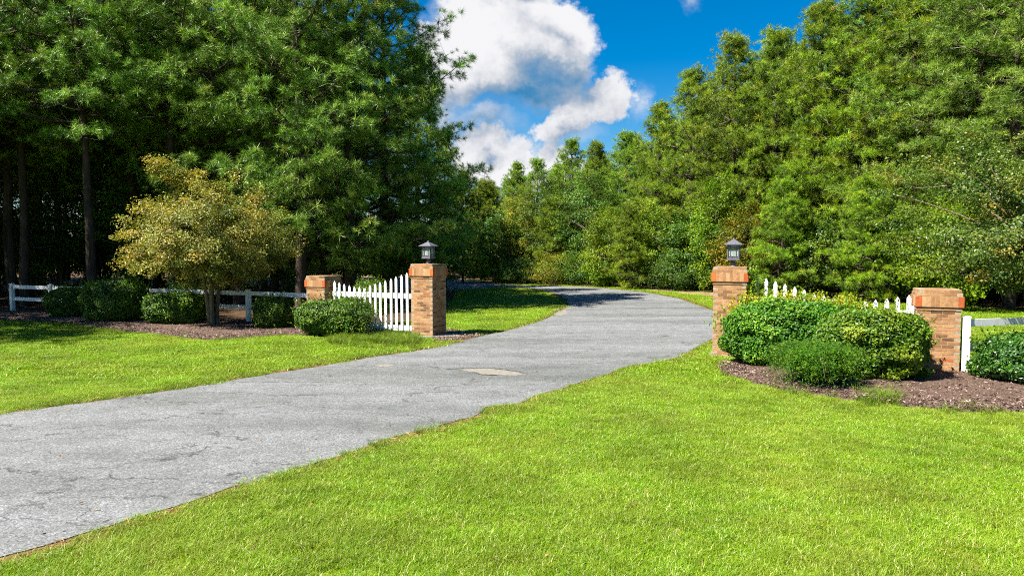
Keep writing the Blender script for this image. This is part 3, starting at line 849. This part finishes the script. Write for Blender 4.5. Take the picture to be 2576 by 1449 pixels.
# ------------------------------------------------------------------ crape myrtles
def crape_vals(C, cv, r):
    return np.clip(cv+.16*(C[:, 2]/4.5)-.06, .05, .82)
def crape(px, Y, seed, sc, label, spike, ncl=520, H=4.75, R=3.1, mat='crape', cb=1.38):
    wd, lf = broad_geo(seed, H, R, cb, ncl, 170, .070, .044, trunks=4, tr=.085, cl=.33, valfn=crape_vals, shell=.25, spike=spike)
    e = empty('crape_myrtle', (at(px, Y) if px is not None else sc[0], Y, 0)); tag(e, label, 'tree', 'bronze-leaved crape myrtles')
    wd.obj('trunk', M['twig'], e, True); lf.obj('crown', M[mat], e)
    return e
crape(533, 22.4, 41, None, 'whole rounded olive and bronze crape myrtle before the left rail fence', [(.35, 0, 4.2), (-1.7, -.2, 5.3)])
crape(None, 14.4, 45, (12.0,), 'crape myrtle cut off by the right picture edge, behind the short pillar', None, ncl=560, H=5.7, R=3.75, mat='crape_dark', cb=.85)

# ------------------------------------------------------------------ clipped shrubs
def bush(px, Y, r3, n, seed, mat, label, group=None, rz=0, L=.064, W=.038, name='shrub', **kw):
    wd, lf = shrub_geo(seed, r3, n, L, W, **kw)
    e = empty(name, (at(px, Y), Y, .03), rz); tag(e, label, 'shrub', group)
    wd.obj('stems', M['branch'], e, True); lf.obj('foliage', M[mat], e)
    return e
GLB = 'clipped evergreen shrubs along the left fence'
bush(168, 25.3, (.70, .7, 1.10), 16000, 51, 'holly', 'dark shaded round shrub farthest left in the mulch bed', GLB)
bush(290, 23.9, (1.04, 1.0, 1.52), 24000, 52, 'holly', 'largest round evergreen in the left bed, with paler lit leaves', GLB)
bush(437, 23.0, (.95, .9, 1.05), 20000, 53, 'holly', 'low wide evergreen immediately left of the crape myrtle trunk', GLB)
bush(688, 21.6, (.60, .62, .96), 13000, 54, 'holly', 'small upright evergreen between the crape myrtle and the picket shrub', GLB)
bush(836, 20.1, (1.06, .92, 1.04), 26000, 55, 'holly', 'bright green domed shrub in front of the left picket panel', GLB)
leafy('verge_shrub', 925, 22.6, 1.72, .75, 56, 'broad_lime', 'light leafy shrub peeping over the dip of the left pickets', None, cb=.2, ncl=60, per=60, L=.07, W=.04, cl=.25, cat='shrub', tr=.02)
leafy('verge_shrub', 462, 25.6, 1.42, .8, 57, 'broad', 'pale leafy shrub behind the rail fence left of the crape myrtle trunk', None, cb=.2, ncl=60, per=60, L=.08, W=.05, cl=.25, cat='shrub', tr=.02)
leafy('weedy_shrub', 893, 19.6, 1.05, .62, 58, 'holly_olive', 'straggly twiggy bush leaning against the left pickets', None, cb=.05, ncl=60, per=38, L=.07, W=.03, cl=.22, cat='shrub', tr=.012)
GRB = 'parts of the big clipped hedge by the right pillars'
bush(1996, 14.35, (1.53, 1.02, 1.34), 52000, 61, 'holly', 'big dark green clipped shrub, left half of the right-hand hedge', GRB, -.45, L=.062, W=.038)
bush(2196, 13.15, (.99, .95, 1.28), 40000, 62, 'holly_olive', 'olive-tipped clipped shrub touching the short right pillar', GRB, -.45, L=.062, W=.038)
bush(2628, 12.4, (.95, .85, .90), 24000, 63, 'holly_shade', 'dark shrub in shade at the right picture edge', None, L=.062, W=.038)
bush(1872, 15.35, (.30, .35, 1.36), 7000, 64, 'vine', 'yellow-green bush crammed between tall right pillar and hedge', None, lump=.5)

# feathery low shrub: arching stems carrying fine leaves
def feathery(px, Y, R, H, n, seed, label, name='feathery_shrub'):
    r = np.random.default_rng(seed); lf, wd = Geo(), Geo()
    for k in range(n):
        a = r.uniform(0, 6.28); reach = R*r.uniform(.35, 1.05); hh = H*r.uniform(.55, 1.05)
        b = np.array([cos(a)*.08, sin(a)*.08, 0]); t = np.linspace(0, 1, 7)
        P = np.column_stack([cos(a)*(.08+reach*t**1.2), sin(a)*(.08+reach*t**1.2), hh*np.sin(np.clip(t*1.9, 0, 2.35)+.0)*(1)])
        P[:, 2] = hh*np.sin(t*pi*r.uniform(.5, .97))
        P[:, 2] = np.maximum(P[:, 2], .04)
        if k % 14 == 0 and (n > 100 or k == 0): tube(wd, P, [.006, .005, .004, .004, .003, .002, .002], 3)
        m_ = 52; s = r.uniform(.2, 1.0, m_)
        C = np.column_stack([np.interp(s, t, P[:, q]) for q in range(3)])+r.normal(0, .03, (m_, 3))
        Nn = r.normal(size=(m_, 3))+[0, 0, .8]
        leaves(lf, C, Nn, .055, .013, np.clip(r.normal(.5, .2)+.35*(s-.6)+r.normal(0, .1, m_), 0, 1), r)
    e = empty(name, (at(px, Y), Y, .05)); tag(e, label, 'shrub')
    wd.obj('stems', M['branch'], e); lf.obj('foliage', M['spirea'], e)
feathery(2052, 12.2, .78, .72, 1000, 71, 'feathery arching low shrub in front of the right-hand hedge')
feathery(2305, 12.75, .24, .2, 90, 72, 'tiny green tuft of a shrub at the foot of the short right pillar', 'seedling_shrub')

# vines over the right picket panel and beside the pillar
def vine(P0, P1, n, seed, label, spread, mat='vine', L=.06, W=.04, up=.1):
    r = np.random.default_rng(seed); lf, wd = Geo(), Geo()
    P0, P1 = np.array(P0), np.array(P1)
    for k in range(16):
        t = np.linspace(0, 1, 9); a, b = sorted(r.random(2))
        P = P0+np.outer(a+(b-a)*t, P1-P0)+np.cumsum(r.normal(0, spread*.25, (9, 3)), 0)
        tube(wd, P, .005, 3)
    nc = n//30; t = r.random(nc)
    C = P0+np.outer(t, P1-P0)+r.normal(0, 1, (nc, 3))*np.array([spread, spread*.7, spread])
    PP = np.repeat(C, 30, 0)+r.normal(0, .07, (nc*30, 3))
    leaves(lf, PP, r.normal(size=(nc*30, 3))*.7+[0, -.4, .7], L, W, np.repeat(r.normal(.5, .22, nc), 30)+r.normal(0, .12, nc*30), r)
    e = empty('vine', tuple(P0*[1, 1, 0])); tag(e, label, 'vine')
    o1 = wd.obj('stems', M['branch'], e); o2 = lf.obj('foliage', M[mat], e)
    for o in (o1, o2): o.location = -Vector((P0[0], P0[1], 0))
vine((5.6, 15.3, 1.16), (7.3, 14.3, 1.20), 8500, 81, 'yellow-leaved vine sprawling over the right picket panel', .17)
vine((5.52, 15.75, .3), (5.52, 15.75, 2.05), 2200, 82, 'green creeper climbing the fence side of the tall right pillar', .04, 'broad_lime', .055, .035)

# ------------------------------------------------------------------ brick pillars
PS = .735
def brick_ring(g, z, s, h, k, r, bias=.0, bl=.2):
    """one course round a square of side s, pinwheel laid"""
    d = .1; run = s-d
    nb = max(3, round(run/(bl+.01))); L = run/nb
    for f in range(4):
        a = f*pi/2
        for i in range(nb):
            u = -s/2+(d if k % 2 else 0)+(i+.5)*L
            v = -s/2+.05-r.uniform(0, .002)
            x, y = u*cos(a)-v*sin(a), u*sin(a)+v*cos(a)
            val = r.choice([r.uniform(0, .3), r.uniform(.3, .8), r.uniform(.3, .8), r.uniform(.4, .85)])
            if r.random() < .035: val = .93
            box(g, (x, y, z+h/2), (L-.012, .1, h-.012), a, val)
def pillar(px, Y, nc, rz, label, seed):
    r = random.Random(seed)
    e = empty('brick_pillar', (at(px, Y), Y, 0), rz); tag(e, label, 'pillar', 'brick gate pillars')
    sh, ca, mo, mo2 = Geo(), Geo(), Geo(), Geo(); c = .0677
    for k in range(nc): brick_ring(sh, .0+k*c, PS, c, k, r)
    z = nc*c
    box(mo, (0, 0, z/2), (PS-.004, PS-.004, z))
    # cap: one corbel course, a band of soldiers with orange corner bricks, two stepped courses
    brick_ring(ca, z, PS+.030, c, 0, r); box(mo2, (0, 0, z+c/2-.001), (PS+.026, PS+.026, c)); z += c
    s = PS+.085; hs = .213
    box(mo2, (0, 0, z+hs/2), (s-.006, s-.006, hs-.004))
    for f in range(4):
        a = f*pi/2
        u, v = -s/2+.05, -s/2+.05
        box(ca, (u*cos(a)-v*sin(a), u*sin(a)+v*cos(a), z+hs/2), (.100, .100, hs-.006), a, .97+.03*r.random())
        n = 8; L = (s-.2)/n
        for i in range(n):
            u = -s/2+.1+(i+.5)*L; v = -s/2+.05
            box(ca, (u*cos(a)-v*sin(a), u*sin(a)+v*cos(a), z+hs/2), (L-.007, .096, hs-.010), a, r.uniform(.35, .85))
    z += hs
    for j, ex in enumerate((.045, .01)):
        brick_ring(ca, z, PS+ex, c, j, r); box(mo2, (0, 0, z+c/2-.001), (PS+ex-.004, PS+ex-.004, c-.001)); z += c
    # top bricks laid flat
    n = 7; s = PS-.2
    for i in range(n):
        for j in range(3):
            box(ca, (-s/2+(i+.5)*s/n, -s/2+(j+.5)*s/3, z-.034), (s/n-.01, s/3-.01, c), 0, r.uniform(.2, .7))
    o = sh.obj('shaft', M['brick'], e); m1 = mo.obj('mortar', M['mortar'], o)
    o2 = ca.obj('cap', M['brick'], e); m2 = mo2.obj('mortar', M['mortar'], o2)
    ft = Geo(); box(ft, (0, 0, .012), (PS+.16, PS+.16, .055)); ft.obj('footing', M['concrete'], e)
    return z
def prep(px, yb):  # centre from the photo's base position
    return px
RZL, RZR = radians(-26), radians(-23)
pil_pts = {}
zt = pillar(1078, 19.95, 25, RZL, 'tall brick pillar with a lantern on the left side of the road', 1)
pillar(813, 21.75, 19, RZL, 'short brick pillar joining the rail fence to the left pickets', 2)
pillar(1840, 16.15, 25, RZR, 'tall brick pillar with a lantern on the right side of the road', 3)
pillar(2358, 13.85, 19, RZR, 'short brick pillar at the outer end of the right picket panel', 4)
# concrete slab under the tall left pillar
g = Geo(); box(g, (at(1100, 19.9), 19.72, .02), (1.25, .95, .06), radians(10)); 
o = g.obj('concrete_pad', M['concrete']); tag(o, 'pale concrete pad showing at the foot of the tall left pillar', 'slab')

# ------------------------------------------------------------------ lanterns
def lantern(x, y, z, rz, label):
    e = empty('post_lantern', (x, y, z), rz); tag(e, label, 'lantern', 'lanterns on the tall brick pillars')
    b = Geo(); lathe(b, [(0, 0), (.085, 0), (.085, .012), (.05, .025), (.045, .04), (.07, .055), (.07, .075), (.05, .095), (.028, .105), (.026, .135), (.06, .15), (.0, .152)], 18)
    b.obj('base', M['metal'], e, True)
    f = Geo(); w = .125; z0, z1 = .15, .50
    box(f, (0, 0, z0+.012), (.29, .29, .024)); box(f, (0, 0, z0+.04), (.27, .27, .03))
    for sx in (-1, 1):
        for sy in (-1, 1): box(f, (sx*w, sy*w, (z0+z1)/2+.02), (.022, .022, z1-z0-.05))
    box(f, (0, 0, z1), (.275, .275, .012))
    for a in range(4):
        for zz in (z0+.085, z1-.055):
            p = np.array([0, -w]); A = a*pi/2
            box(f, (-p[1]*-sin(A)*1.0 if False else (0*cos(A)-(-w)*sin(A)), (0*sin(A)+(-w)*cos(A)), zz), (2*w-.02, .010, .009), A)
        for u in (-.065, .065):
            A = a*pi/2; x_, y_ = u*cos(A)-(-w)*sin(A), u*sin(A)+(-w)*cos(A)
            box(f, (x_, y_, (z0+z1)/2+.02), (.007, .010, z1-z0-.06), A)
    f.obj('frame', M['metal'], e)
    gl = Geo()
    for a in range(4):
        A = a*pi/2; q = w-.012
        box(gl, (q*sin(A), -q*cos(A), (z0+z1)/2+.025), (2*w-.03, .004, z1-z0-.06), A)
    gl.obj('glass', M['glass'], e)
    bu = Geo(); lathe(bu, [(0, .17), (.02, .17), (.02, .25), (.032, .29), (.03, .34), (.012, .37), (0, .372)], 12); bu.obj('bulb', M['bulb'], e, True)
    rf = Geo(); H = .115; W2 = .205
    V = [(-W2, -W2, 0), (W2, -W2, 0), (W2, W2, 0), (-W2, W2, 0), (-W2, -W2, .014), (W2, -W2, .014), (W2, W2, .014), (-W2, W2, .014)]
    k = .1; V += [(-k, -k, .014+H*.55), (k, -k, .014+H*.55), (k, k, .014+H*.55), (-k, k, .014+H*.55)]
    k = .022; V += [(-k, -k, .014+H), (k, -k, .014+H), (k, k, .014+H), (-k, k, .014+H)]
    V = [(a_, b_, c_+z1+.006) for a_, b_, c_ in V]
    F = [[0, 3, 2, 1]]+[[s_*4+i, s_*4+(i+1) % 4, s_*4+4+(i+1) % 4, s_*4+4+i] for s_ in range(3) for i in range(4)]+[[12, 13, 14, 15]]
    rf.add(V, F); rfo = rf.obj('roof', M['metal'], e)
    fi = Geo(); lathe(fi, [(0, 0), (.022, 0), (.03, .012), (.026, .025), (.012, .034), (0, .036)], 12, c=(0, 0, z1+.006+.014+H-.002)); fi.obj('finial', M['metal'], e, True)
lantern(at(1078, 19.95), 19.95, zt, RZL, 'grey-black lantern against dark trees on the left brick pillar')
lantern(at(1845, 16.15), 16.15, zt, RZR, 'grey-black lantern against green leaves on the right brick pillar')

# ------------------------------------------------------------------ picket panels
def picket_panel(p_out, p_in, hts, label, broken=None, n=16):
    """p_out: outer end (short pillar), p_in: inner end (tall pillar)"""
    p0, p1 = np.array(p_out), np.array(p_in); L = np.linalg.norm(p1-p0); a = math.atan2(*(p1-p0)[::-1])
    e = empty('picket_fence', (p0[0], p0[1], 0), a); tag(e, label, 'picket fence', 'scalloped picket panels between the brick pillars')
    dz = .0
    for nm, z, h in (('rail', 1.16, .15), ('rail', .21, .15)):
        g = Geo(); box(g, (L/2, .026, z), (L, .04, h)); g.obj('rail', M['white'], e)
    for i in range(n):
        t = (i+.5)/n; x = t*L; ht = np.interp(t, *hts); w = .082; th = .022; b = .14; pt = .07
        if broken == i: V0 = [(-w/2, b), (w/2, b), (w/2, ht-.06), (.01, ht-.055), (-.01, ht-.08), (-w/2, ht-.05)]
        else: V0 = [(-w/2, b), (w/2, b), (w/2, ht-pt), (.006, ht), (-.006, ht), (-w/2, ht-pt)]
        V = [(x+q, -.020, z) for q, z in V0]+[(x+q, .002, z) for q, z in V0]
        g = Geo(); n6 = 6
        g.add(V, [[j, (j+1) % n6, n6+(j+1) % n6, n6+j] for j in range(n6)]); g.add(V, [[0, 5, 4, 3, 2, 1], [6, 7, 8, 9, 10, 11]])
        ln_ = random.Random(i*7+int(L*100)).uniform(-.009, .009)
        g.V = [np.column_stack([q[:, 0]+(q[:, 2]-.2)*ln_, q[:, 1], q[:, 2]]) for q in g.V]
        o = g.obj('picket', M['white'], e)
        if broken == i: o['label'] = 'picket with its pointed tip broken off'
    g = Geo(); box(g, (.05, .09, .68), (.09, .09, 1.32)); g.obj('post', M['white'], e)
    return e
hts_ = ([0, .12, .27, .38, .6, .8, 1.0], [1.58, 1.49, 1.40, 1.39, 1.55, 1.74, 1.93])
def face_pt(px, Y, ux, uy):
    return np.array([at(px, Y)+ux, Y+uy])
cl_, sl_ = cos(RZL), sin(RZL)
picket_panel((at(813, 21.75)+.42, 21.75-.50), (at(1078, 19.95)-.36, 19.95-.10), hts_, 'white picket panel on the left of the road, one picket tip broken off', broken=6)
picket_panel((at(2358, 13.85)-.30, 13.85+.22), (at(1840, 16.15)+.40, 16.15-.28), hts_, 'white picket panel on the right of the road, half hidden by hedge and vine')

# ------------------------------------------------------------------ rail fences
def rail_fence(posts, rails, label, group, end=None):
    e = empty('rail_fence', (posts[0][0], posts[0][1], 0)); tag(e, label, 'fence', group)
    o0 = np.array([posts[0][0], posts[0][1], 0])
    for (x, y) in posts:
        g = Geo(); p = np.array([x, y, 0])-o0
        box(g, tuple(p+[0, 0, .58]), (.135, .135, 1.17), ANG)
        po = g.obj('post', M['white'], e)
        c = Geo(); z0 = 1.165
        V = [(-.075, -.075, 0), (.075, -.075, 0), (.075, .075, 0), (-.075, .075, 0), (-.075, -.075, .015), (.075, -.075, .015), (.075, .075, .015), (-.075, .075, .015), (0, 0, .035)]
        ca, sa = cos(ANG), sin(ANG)
        V = [(p[0]+a*ca-b*sa, p[1]+a*sa+b*ca, z0+cc) for a, b, cc in V]
        c.add(V, BOXF[[0, 2, 3, 4, 5]]); c.add(V, [[4, 5, 8], [5, 6, 8], [6, 7, 8], [7, 4, 8]])
        c.obj('post_cap', M['white'], po)
    P = posts+([end] if end else [])
    for a, b in zip(P[:-1], P[1:]):
        a_, b_ = np.array(a), np.array(b); L = np.linalg.norm(b_-a_); an = math.atan2(*(b_-a_)[::-1])
        for z in rails:
            g = Geo(); m_ = (a_+b_)/2-o0[:2]; box(g, (m_[0], m_[1], z), (L-.11, .038, .14), an); g.obj('rail', M['white'], e)
lp = [(-20.25, 27.6), (-18.1, 26.75), (-15.9, 25.95), (-13.7, 25.1), (-11.4, 24.2), (-9.0, 23.25)]
ANG = math.atan2(-4.3, 11.2)
rail_fence(lp, (1.05, .57), 'long white two-rail fence in front of the left-hand wood', 'white rail fences', (at(813, 21.75)-.36, 21.75+.15))
ANG = radians(-23)
rail_fence([(at(2358, 13.85)+.34, 13.43), (11.1, 14.0), (13.4, 14.5), (15.7, 15.0)], (1.05, .57), 'white rail fence running right from the short right pillar', 'white rail fences')

# ------------------------------------------------------------------ lawn grass
def grass_proto(name, seed, n, rad, hmin, hmax, w, mat, lean=.6):
    r = np.random.default_rng(seed); g = Geo()
    a = r.uniform(0, 6.28, n); q = rad*np.sqrt(r.random(n)); P = np.column_stack([q*np.cos(a), q*np.sin(a), np.full(n, -.004)])
    b = r.uniform(0, 6.28, n); h = r.uniform(hmin, hmax, n); ln = h*r.uniform(.1, lean, n)*2
    D = np.column_stack([np.cos(b), np.sin(b), np.zeros(n)]); sd = np.column_stack([-np.sin(b), np.cos(b), np.zeros(n)])
    ww = w*r.uniform(.6, 1.3, n)[:, None]
    mid = P+D*(ln*.35)[:, None]+[0, 0, 1]*(h*.62)[:, None]; tip = P+D*ln[:, None]+[0, 0, 1]*h[:, None]
    V = np.stack([P-sd*ww/2, P+sd*ww/2, mid+sd*ww*.42, mid-sd*ww*.42, tip], 1).reshape(-1, 3)
    I = np.arange(n)[:, None]*5
    v = np.repeat(np.clip(r.normal(.48, .2, n), 0, .95)+(r.random(n) < .075)*.5, 5)
    g.add(V, I+np.array([[0, 1, 2, 3]]), np.clip(v, 0, 1)); 
    g2 = Geo(); g2.add(V, I+np.array([[3, 2, 4]]), np.clip(v, 0, 1))
    g.join(g2)
    return bpy.data.objects.new(name, g.mesh(name, M[mat]))
gp = [grass_proto('grass_patch', s, 270, .16, .020, .058, .0036, 'grass', .95) for s in (1, 2, 3)]
gp += [grass_proto('grass_patch', 9, 230, .26, .028, .06, .008, 'grass', .95)]
RP_ = np.array(offset(road, .03)); RP2 = np.array(offset(road, .21)); FL = np.array(ff_left); FR = np.array(ff_right)
V1, V2 = np.array(verge1), np.array(verge2)
def lawn_pts(n, y0, y1, seed, m=.80):
    r = np.random.default_rng(seed)
    y = np.sqrt(r.uniform(y0*y0, y1*y1, n)); x = r.uniform(-m, m, n)*(y+1.5)
    P = np.column_stack([x, y])
    k = ~(inpoly(P, RP_) | inpoly(P, FL) | inpoly(P, FR)) & (~inpoly(P, RP2) | (r.random(n) < .18))
    P = P[k]
    # ragged edges against mulch: allow a few sprigs inside
    k = ~(inBL(P) | inBR(P) | inBM(P)) | (r.random(len(P)) < .004)
    P = P[k]
    k = ~(inpoly(P, V1)) & (~inpoly(P, V2) | (r.random(len(P)) < .12))
    P = P[k]
    for q in [(at(1078, 19.95), 19.95), (at(1840, 16.15), 16.15), (at(2358, 13.85), 13.85)]:
        P = P[np.linalg.norm(P-np.array(q), axis=1) > .5]
    return P, r
P1, r1 = lawn_pts(23000, 2.2, 13, 21, .95)
P2, r2 = lawn_pts(19000, 12.5, 26, 22, .92)
P3, r3_ = lawn_pts(20000, 25, 60, 23, .95)
Pn = np.concatenate([P1, P2]); P_all = np.concatenate([Pn, P3])
n = len(P_all)
idx = np.concatenate([r1.integers(0, 3, len(P1)), np.full(len(P2), 3), np.full(len(P3), 3)])
sc = np.concatenate([r1.uniform(.75, 1.25, len(P1)), r1.uniform(.8, 1.2, len(P2)), r1.uniform(1.0, 1.5, len(P3))])
zs_ = np.concatenate([r1.uniform(.6, 1.25, len(P1)), r1.uniform(.6, 1.2, len(P2)), r1.uniform(.6, 1.0, len(P3))])
scatter('lawn_grass', np.column_stack([P_all, np.zeros(n)]), np.column_stack([r1.normal(0, .06, n), r1.normal(0, .06, n), r1.uniform(0, 6.28, n)]),
        np.column_stack([sc, sc, zs_]), idx, gp, 'short bright yellow-green mown lawn grass on both sides of the road', 'grass')
# rougher weeds: under the left pickets, along road and bed edges
wp = [grass_proto('weed_tuft', 31, 70, .13, .07, .22, .006, 'weed', .9), grass_proto('weed_tuft', 32, 40, .08, .05, .14, .006, 'weed', 1.0)]
rw = np.random.default_rng(33)
W1 = np.array([G(x, y) for x, y in zip(rw.uniform(835, 1062, 260), rw.normal(856, 9, 260))])
W2 = along([tuple(p) for p in BR], 170, .10, 34); W2 = W2[W2[:, 1] < 13.5]
W3 = along([tuple(p) for p in BL], 260, .12, 35); W3 = W3[W3[:, 1] < 24]
W4 = along(offset(road, .12), 1500, .09, 36); W4 = W4[~inpoly(W4, np.array(road))]
W5 = np.array([G(x, y) for x, y in zip(rw.uniform(2170, 2260, 40), rw.normal(1008, 8, 40))])
WP = np.concatenate([W1, W2, W3, W4, W5]); n = len(WP)
ix = np.concatenate([np.zeros(len(W1)), rw.integers(0, 2, len(W2)), np.ones(len(W3)), np.ones(len(W4)), np.zeros(len(W5))])
s = rw.uniform(.6, 1.2, n); s[len(W1)+len(W2)+len(W3):len(W1)+len(W2)+len(W3)+len(W4)] *= .7
scatter('weeds', np.column_stack([WP, np.zeros(n)]), np.column_stack([np.zeros(n), np.zeros(n), rw.uniform(0, 6.28, n)]), np.column_stack([s, s, s]), ix, wp,
        'taller weedy grass below the left pickets and along bed and road edges', 'weeds')

fl_ = np.array([G(x, y) for x, y in zip(rw.uniform(30, 2560, 200), rw.uniform(850, 1440, 200))])
slivers('fallen_leaves', fl_, .030, .020, .03, M['straw'], 41, 'a few small fallen brown leaves scattered over lawn and road', 'fallen leaves')

# ------------------------------------------------------------------ camera
cd = bpy.data.cameras.new('camera'); cam = bpy.data.objects.new('camera', cd); COL.objects.link(cam)
cd.sensor_width = 36; cd.lens = FPX/2576*36; cd.clip_end = 5000; cd.clip_start = .05
cam.location = (0, 0, CAMH); cam.rotation_euler = (pi/2-PITCH, 0, 0)
S.camera = cam

# ------------------------------------------------------------------ light
EL = radians(50); sv = np.array([-.90, -.43]); sv = sv/np.linalg.norm(sv)
sd = Vector((sv[0]*cos(EL), sv[1]*cos(EL), sin(EL)))
sl = bpy.data.lights.new('sun', 'SUN'); sl.energy = 5.0; sl.angle = radians(.5); sl.color = (1, .95, .86)
so = bpy.data.objects.new('sun', sl); COL.objects.link(so); so.rotation_euler = sd.to_track_quat('Z', 'Y').to_euler(); so.location = (-20, -10, 30)

w = bpy.data.worlds.new('World'); S.world = w; w.use_nodes = True
w.cycles.sampling_method = 'MANUAL'; w.cycles.sample_map_resolution = 256
nt = w.node_tree; nt.nodes.clear(); lk = nt.links
sky = N(nt, 'ShaderNodeTexSky', sky_type='NISHITA', sun_disc=False, sun_elevation=EL, altitude=0, air_density=1.0, dust_density=.6, ozone_density=2.5)
sky.sun_rotation = math.atan2(sv[0], sv[1])
tc = N(nt, 'ShaderNodeTexCoord'); sx = N(nt, 'ShaderNodeSeparateXYZ'); lk.new(tc.outputs['Generated'], sx.inputs[0])
X, Yc, Z = sx.outputs
ay = mathn(nt, 'MAXIMUM', mathn(nt, 'ABSOLUTE', Yc), .08)
u = mathn(nt, 'DIVIDE', X, ay); v = mathn(nt, 'DIVIDE', Z, ay)
def blobs(u, v, lst, k=.10):
    best = None
    for (cx, cy, rx, ry, ro, wgt) in lst:
        U0, V0 = (cx-1288)/FPX, (635-cy)/FPX
        du = mathn(nt, 'SUBTRACT', u, U0); dv = mathn(nt, 'SUBTRACT', v, V0)
        c_, s_ = cos(radians(ro)), sin(radians(ro)); a, b = rx/FPX, ry/FPX
        p = mathn(nt, 'ADD', mathn(nt, 'MULTIPLY', du, c_/a), mathn(nt, 'MULTIPLY', dv, s_/a))
        q = mathn(nt, 'ADD', mathn(nt, 'MULTIPLY', du, -s_/b), mathn(nt, 'MULTIPLY', dv, c_/b))
        rr = mathn(nt, 'SQRT', mathn(nt, 'ADD', mathn(nt, 'MULTIPLY', p, p), mathn(nt, 'MULTIPLY', q, q)))
        dd = mathn(nt, 'MULTIPLY', mathn(nt, 'SUBTRACT', 1.0, rr), wgt)
        best = dd if best is None else mathn(nt, 'SMOOTH_MAX', best, dd, k)
    return best
cuv = N(nt, 'ShaderNodeCombineXYZ'); lk.new(u, cuv.inputs[0]); lk.new(v, cuv.inputs[1])
def warp(sc, amp, det, rough=.55):
    n_ = noise(nt, cuv.outputs[0], sc, det, rough, 'Color')
    sp_ = N(nt, 'ShaderNodeSeparateXYZ'); lk.new(n_, sp_.inputs[0])
    return (mathn(nt, 'MULTIPLY', mathn(nt, 'SUBTRACT', sp_.outputs[0], .5), amp), mathn(nt, 'MULTIPLY', mathn(nt, 'SUBTRACT', sp_.outputs[1], .5), amp))
w1, w2 = warp(12, .06, 1), warp(38, .045, 4, .66)
uw_ = mathn(nt, 'ADD', mathn(nt, 'ADD', u, w1[0]), w2[0]); vw_ = mathn(nt, 'ADD', mathn(nt, 'ADD', v, w1[1]), w2[1])
def smooth(x, a, b):
    m_ = N(nt, 'ShaderNodeMapRange', interpolation_type='SMOOTHSTEP'); lk.new(x, m_.inputs[0])
    m_.inputs['From Min'].default_value = a; m_.inputs['From Max'].default_value = b; return m_.outputs[0]
# crisp billowing heads
CL = [(1255, 45, 175, 125, 0, 1.0), (1400, 80, 110, 85, -10, .9), (1455, 120, 62, 48, -10, .6), (1420, 165, 95, 60, 0, .8), (1160, 150, 105, 125, 0, 1.0), (1083, 72, 26, 24, 0, .3), (1250, 160, 150, 90, 5, 1.0), (1100, 215, 95, 62, 0, .8),
      (1370, 200, 125, 80, 0, .8), (1520, 245, 82, 56, 5, .9), (1450, 278, 98, 56, 28, .9), (1385, 322, 72, 38, 20, .8), (1200, 375, 62, 50, 0, .6), (1160, 400, 70, 50, 0, .6), (1262, 375, 45, 45, 0, .5), (1308, 388, 42, 42, 0, .5), (1378, 385, 44, 44, 0, .5), (1310, 440, 190, 55, 0, .8)]
# thin veils
VL = [(1330, 225, 170, 70, 0, 1.0), (1210, 310, 130, 60, 0, .8), (1110, 45, 50, 45, 0, .5), (1420, 330, 130, 45, 10, .6), (1600, 265, 35, 55, -20, .5), (1250, 400, 160, 60, 0, .6), (1740, 5, 30, 40, 0, .35), (1130, 300, 80, 120, 0, .8)]
a1 = smooth(blobs(uw_, vw_, CL), -.04, .24)
hz_ = noise(nt, cuv.outputs[0], 26, 4, .6)
a2 = mathn(nt, 'MULTIPLY', smooth(blobs(uw_, vw_, VL, .2), -.05, .75), mathn(nt, 'MULTIPLY_ADD', hz_, 1.3, .18, clamp=True))
al = mathn(nt, 'MAXIMUM', a1, mathn(nt, 'MULTIPLY', a2, .85))
# undersides: the grey-blue bases
DK = [(1385, 200, 160, 62, -4, .9), (1320, 238, 180, 58, 0, 1.2), (1455, 190, 80, 50, 0, .7), (1400, 120, 90, 22, -25, .35), (1190, 250, 140, 40, 0, .5), (1230, 395, 40, 24, 0, .5), (1210, 320, 120, 45, 0, .5), (1440, 330, 110, 26, 24, .4), (1290, 8, 70, 22, 0, .45)]
n3 = mathn(nt, 'MULTIPLY_ADD', noise(nt, cuv.outputs[0], 22, 4, .66), 1.0, -.56)
dk = smooth(mathn(nt, 'ADD', blobs(uw_, vw_, DK, .25), n3), -.46, 1.05)
hsv = N(nt, 'ShaderNodeHueSaturation', i_Saturation=1.62, i_Value=.84); lk.new(sky.outputs[0], hsv.inputs['Color'])
SKYK = .050
bgc = mix(nt, 1.0, hsv.outputs[0], (SKYK, SKYK, SKYK), 'MULTIPLY')
ccol = ramp(nt, dk, [(0, (.262, .262, .268)), (.25, (.185, .192, .208)), (.55, (.09, .12, .16)), (1, (.014, .072, .145))])
fin = mix(nt, al, bgc, ccol)
bg = N(nt, 'ShaderNodeBackground', i_Strength=1.0); lk.new(fin, bg.inputs[0])
wo = N(nt, 'ShaderNodeOutputWorld'); lk.new(bg.outputs[0], wo.inputs[0])

S.view_settings.view_transform = 'Standard'; S.view_settings.look = 'None'
S.view_settings.exposure = 1.82; S.view_settings.gamma = 1.0
S.render.engine = 'CYCLES'
S.cycles.max_bounces = 4; S.cycles.diffuse_bounces = 1; S.cycles.transmission_bounces = 3; S.cycles.glossy_bounces = 1
S.cycles.use_adaptive_sampling = True; S.cycles.adaptive_threshold = .03
S.cycles.use_denoising = False
S.cycles.filter_width = 1.1
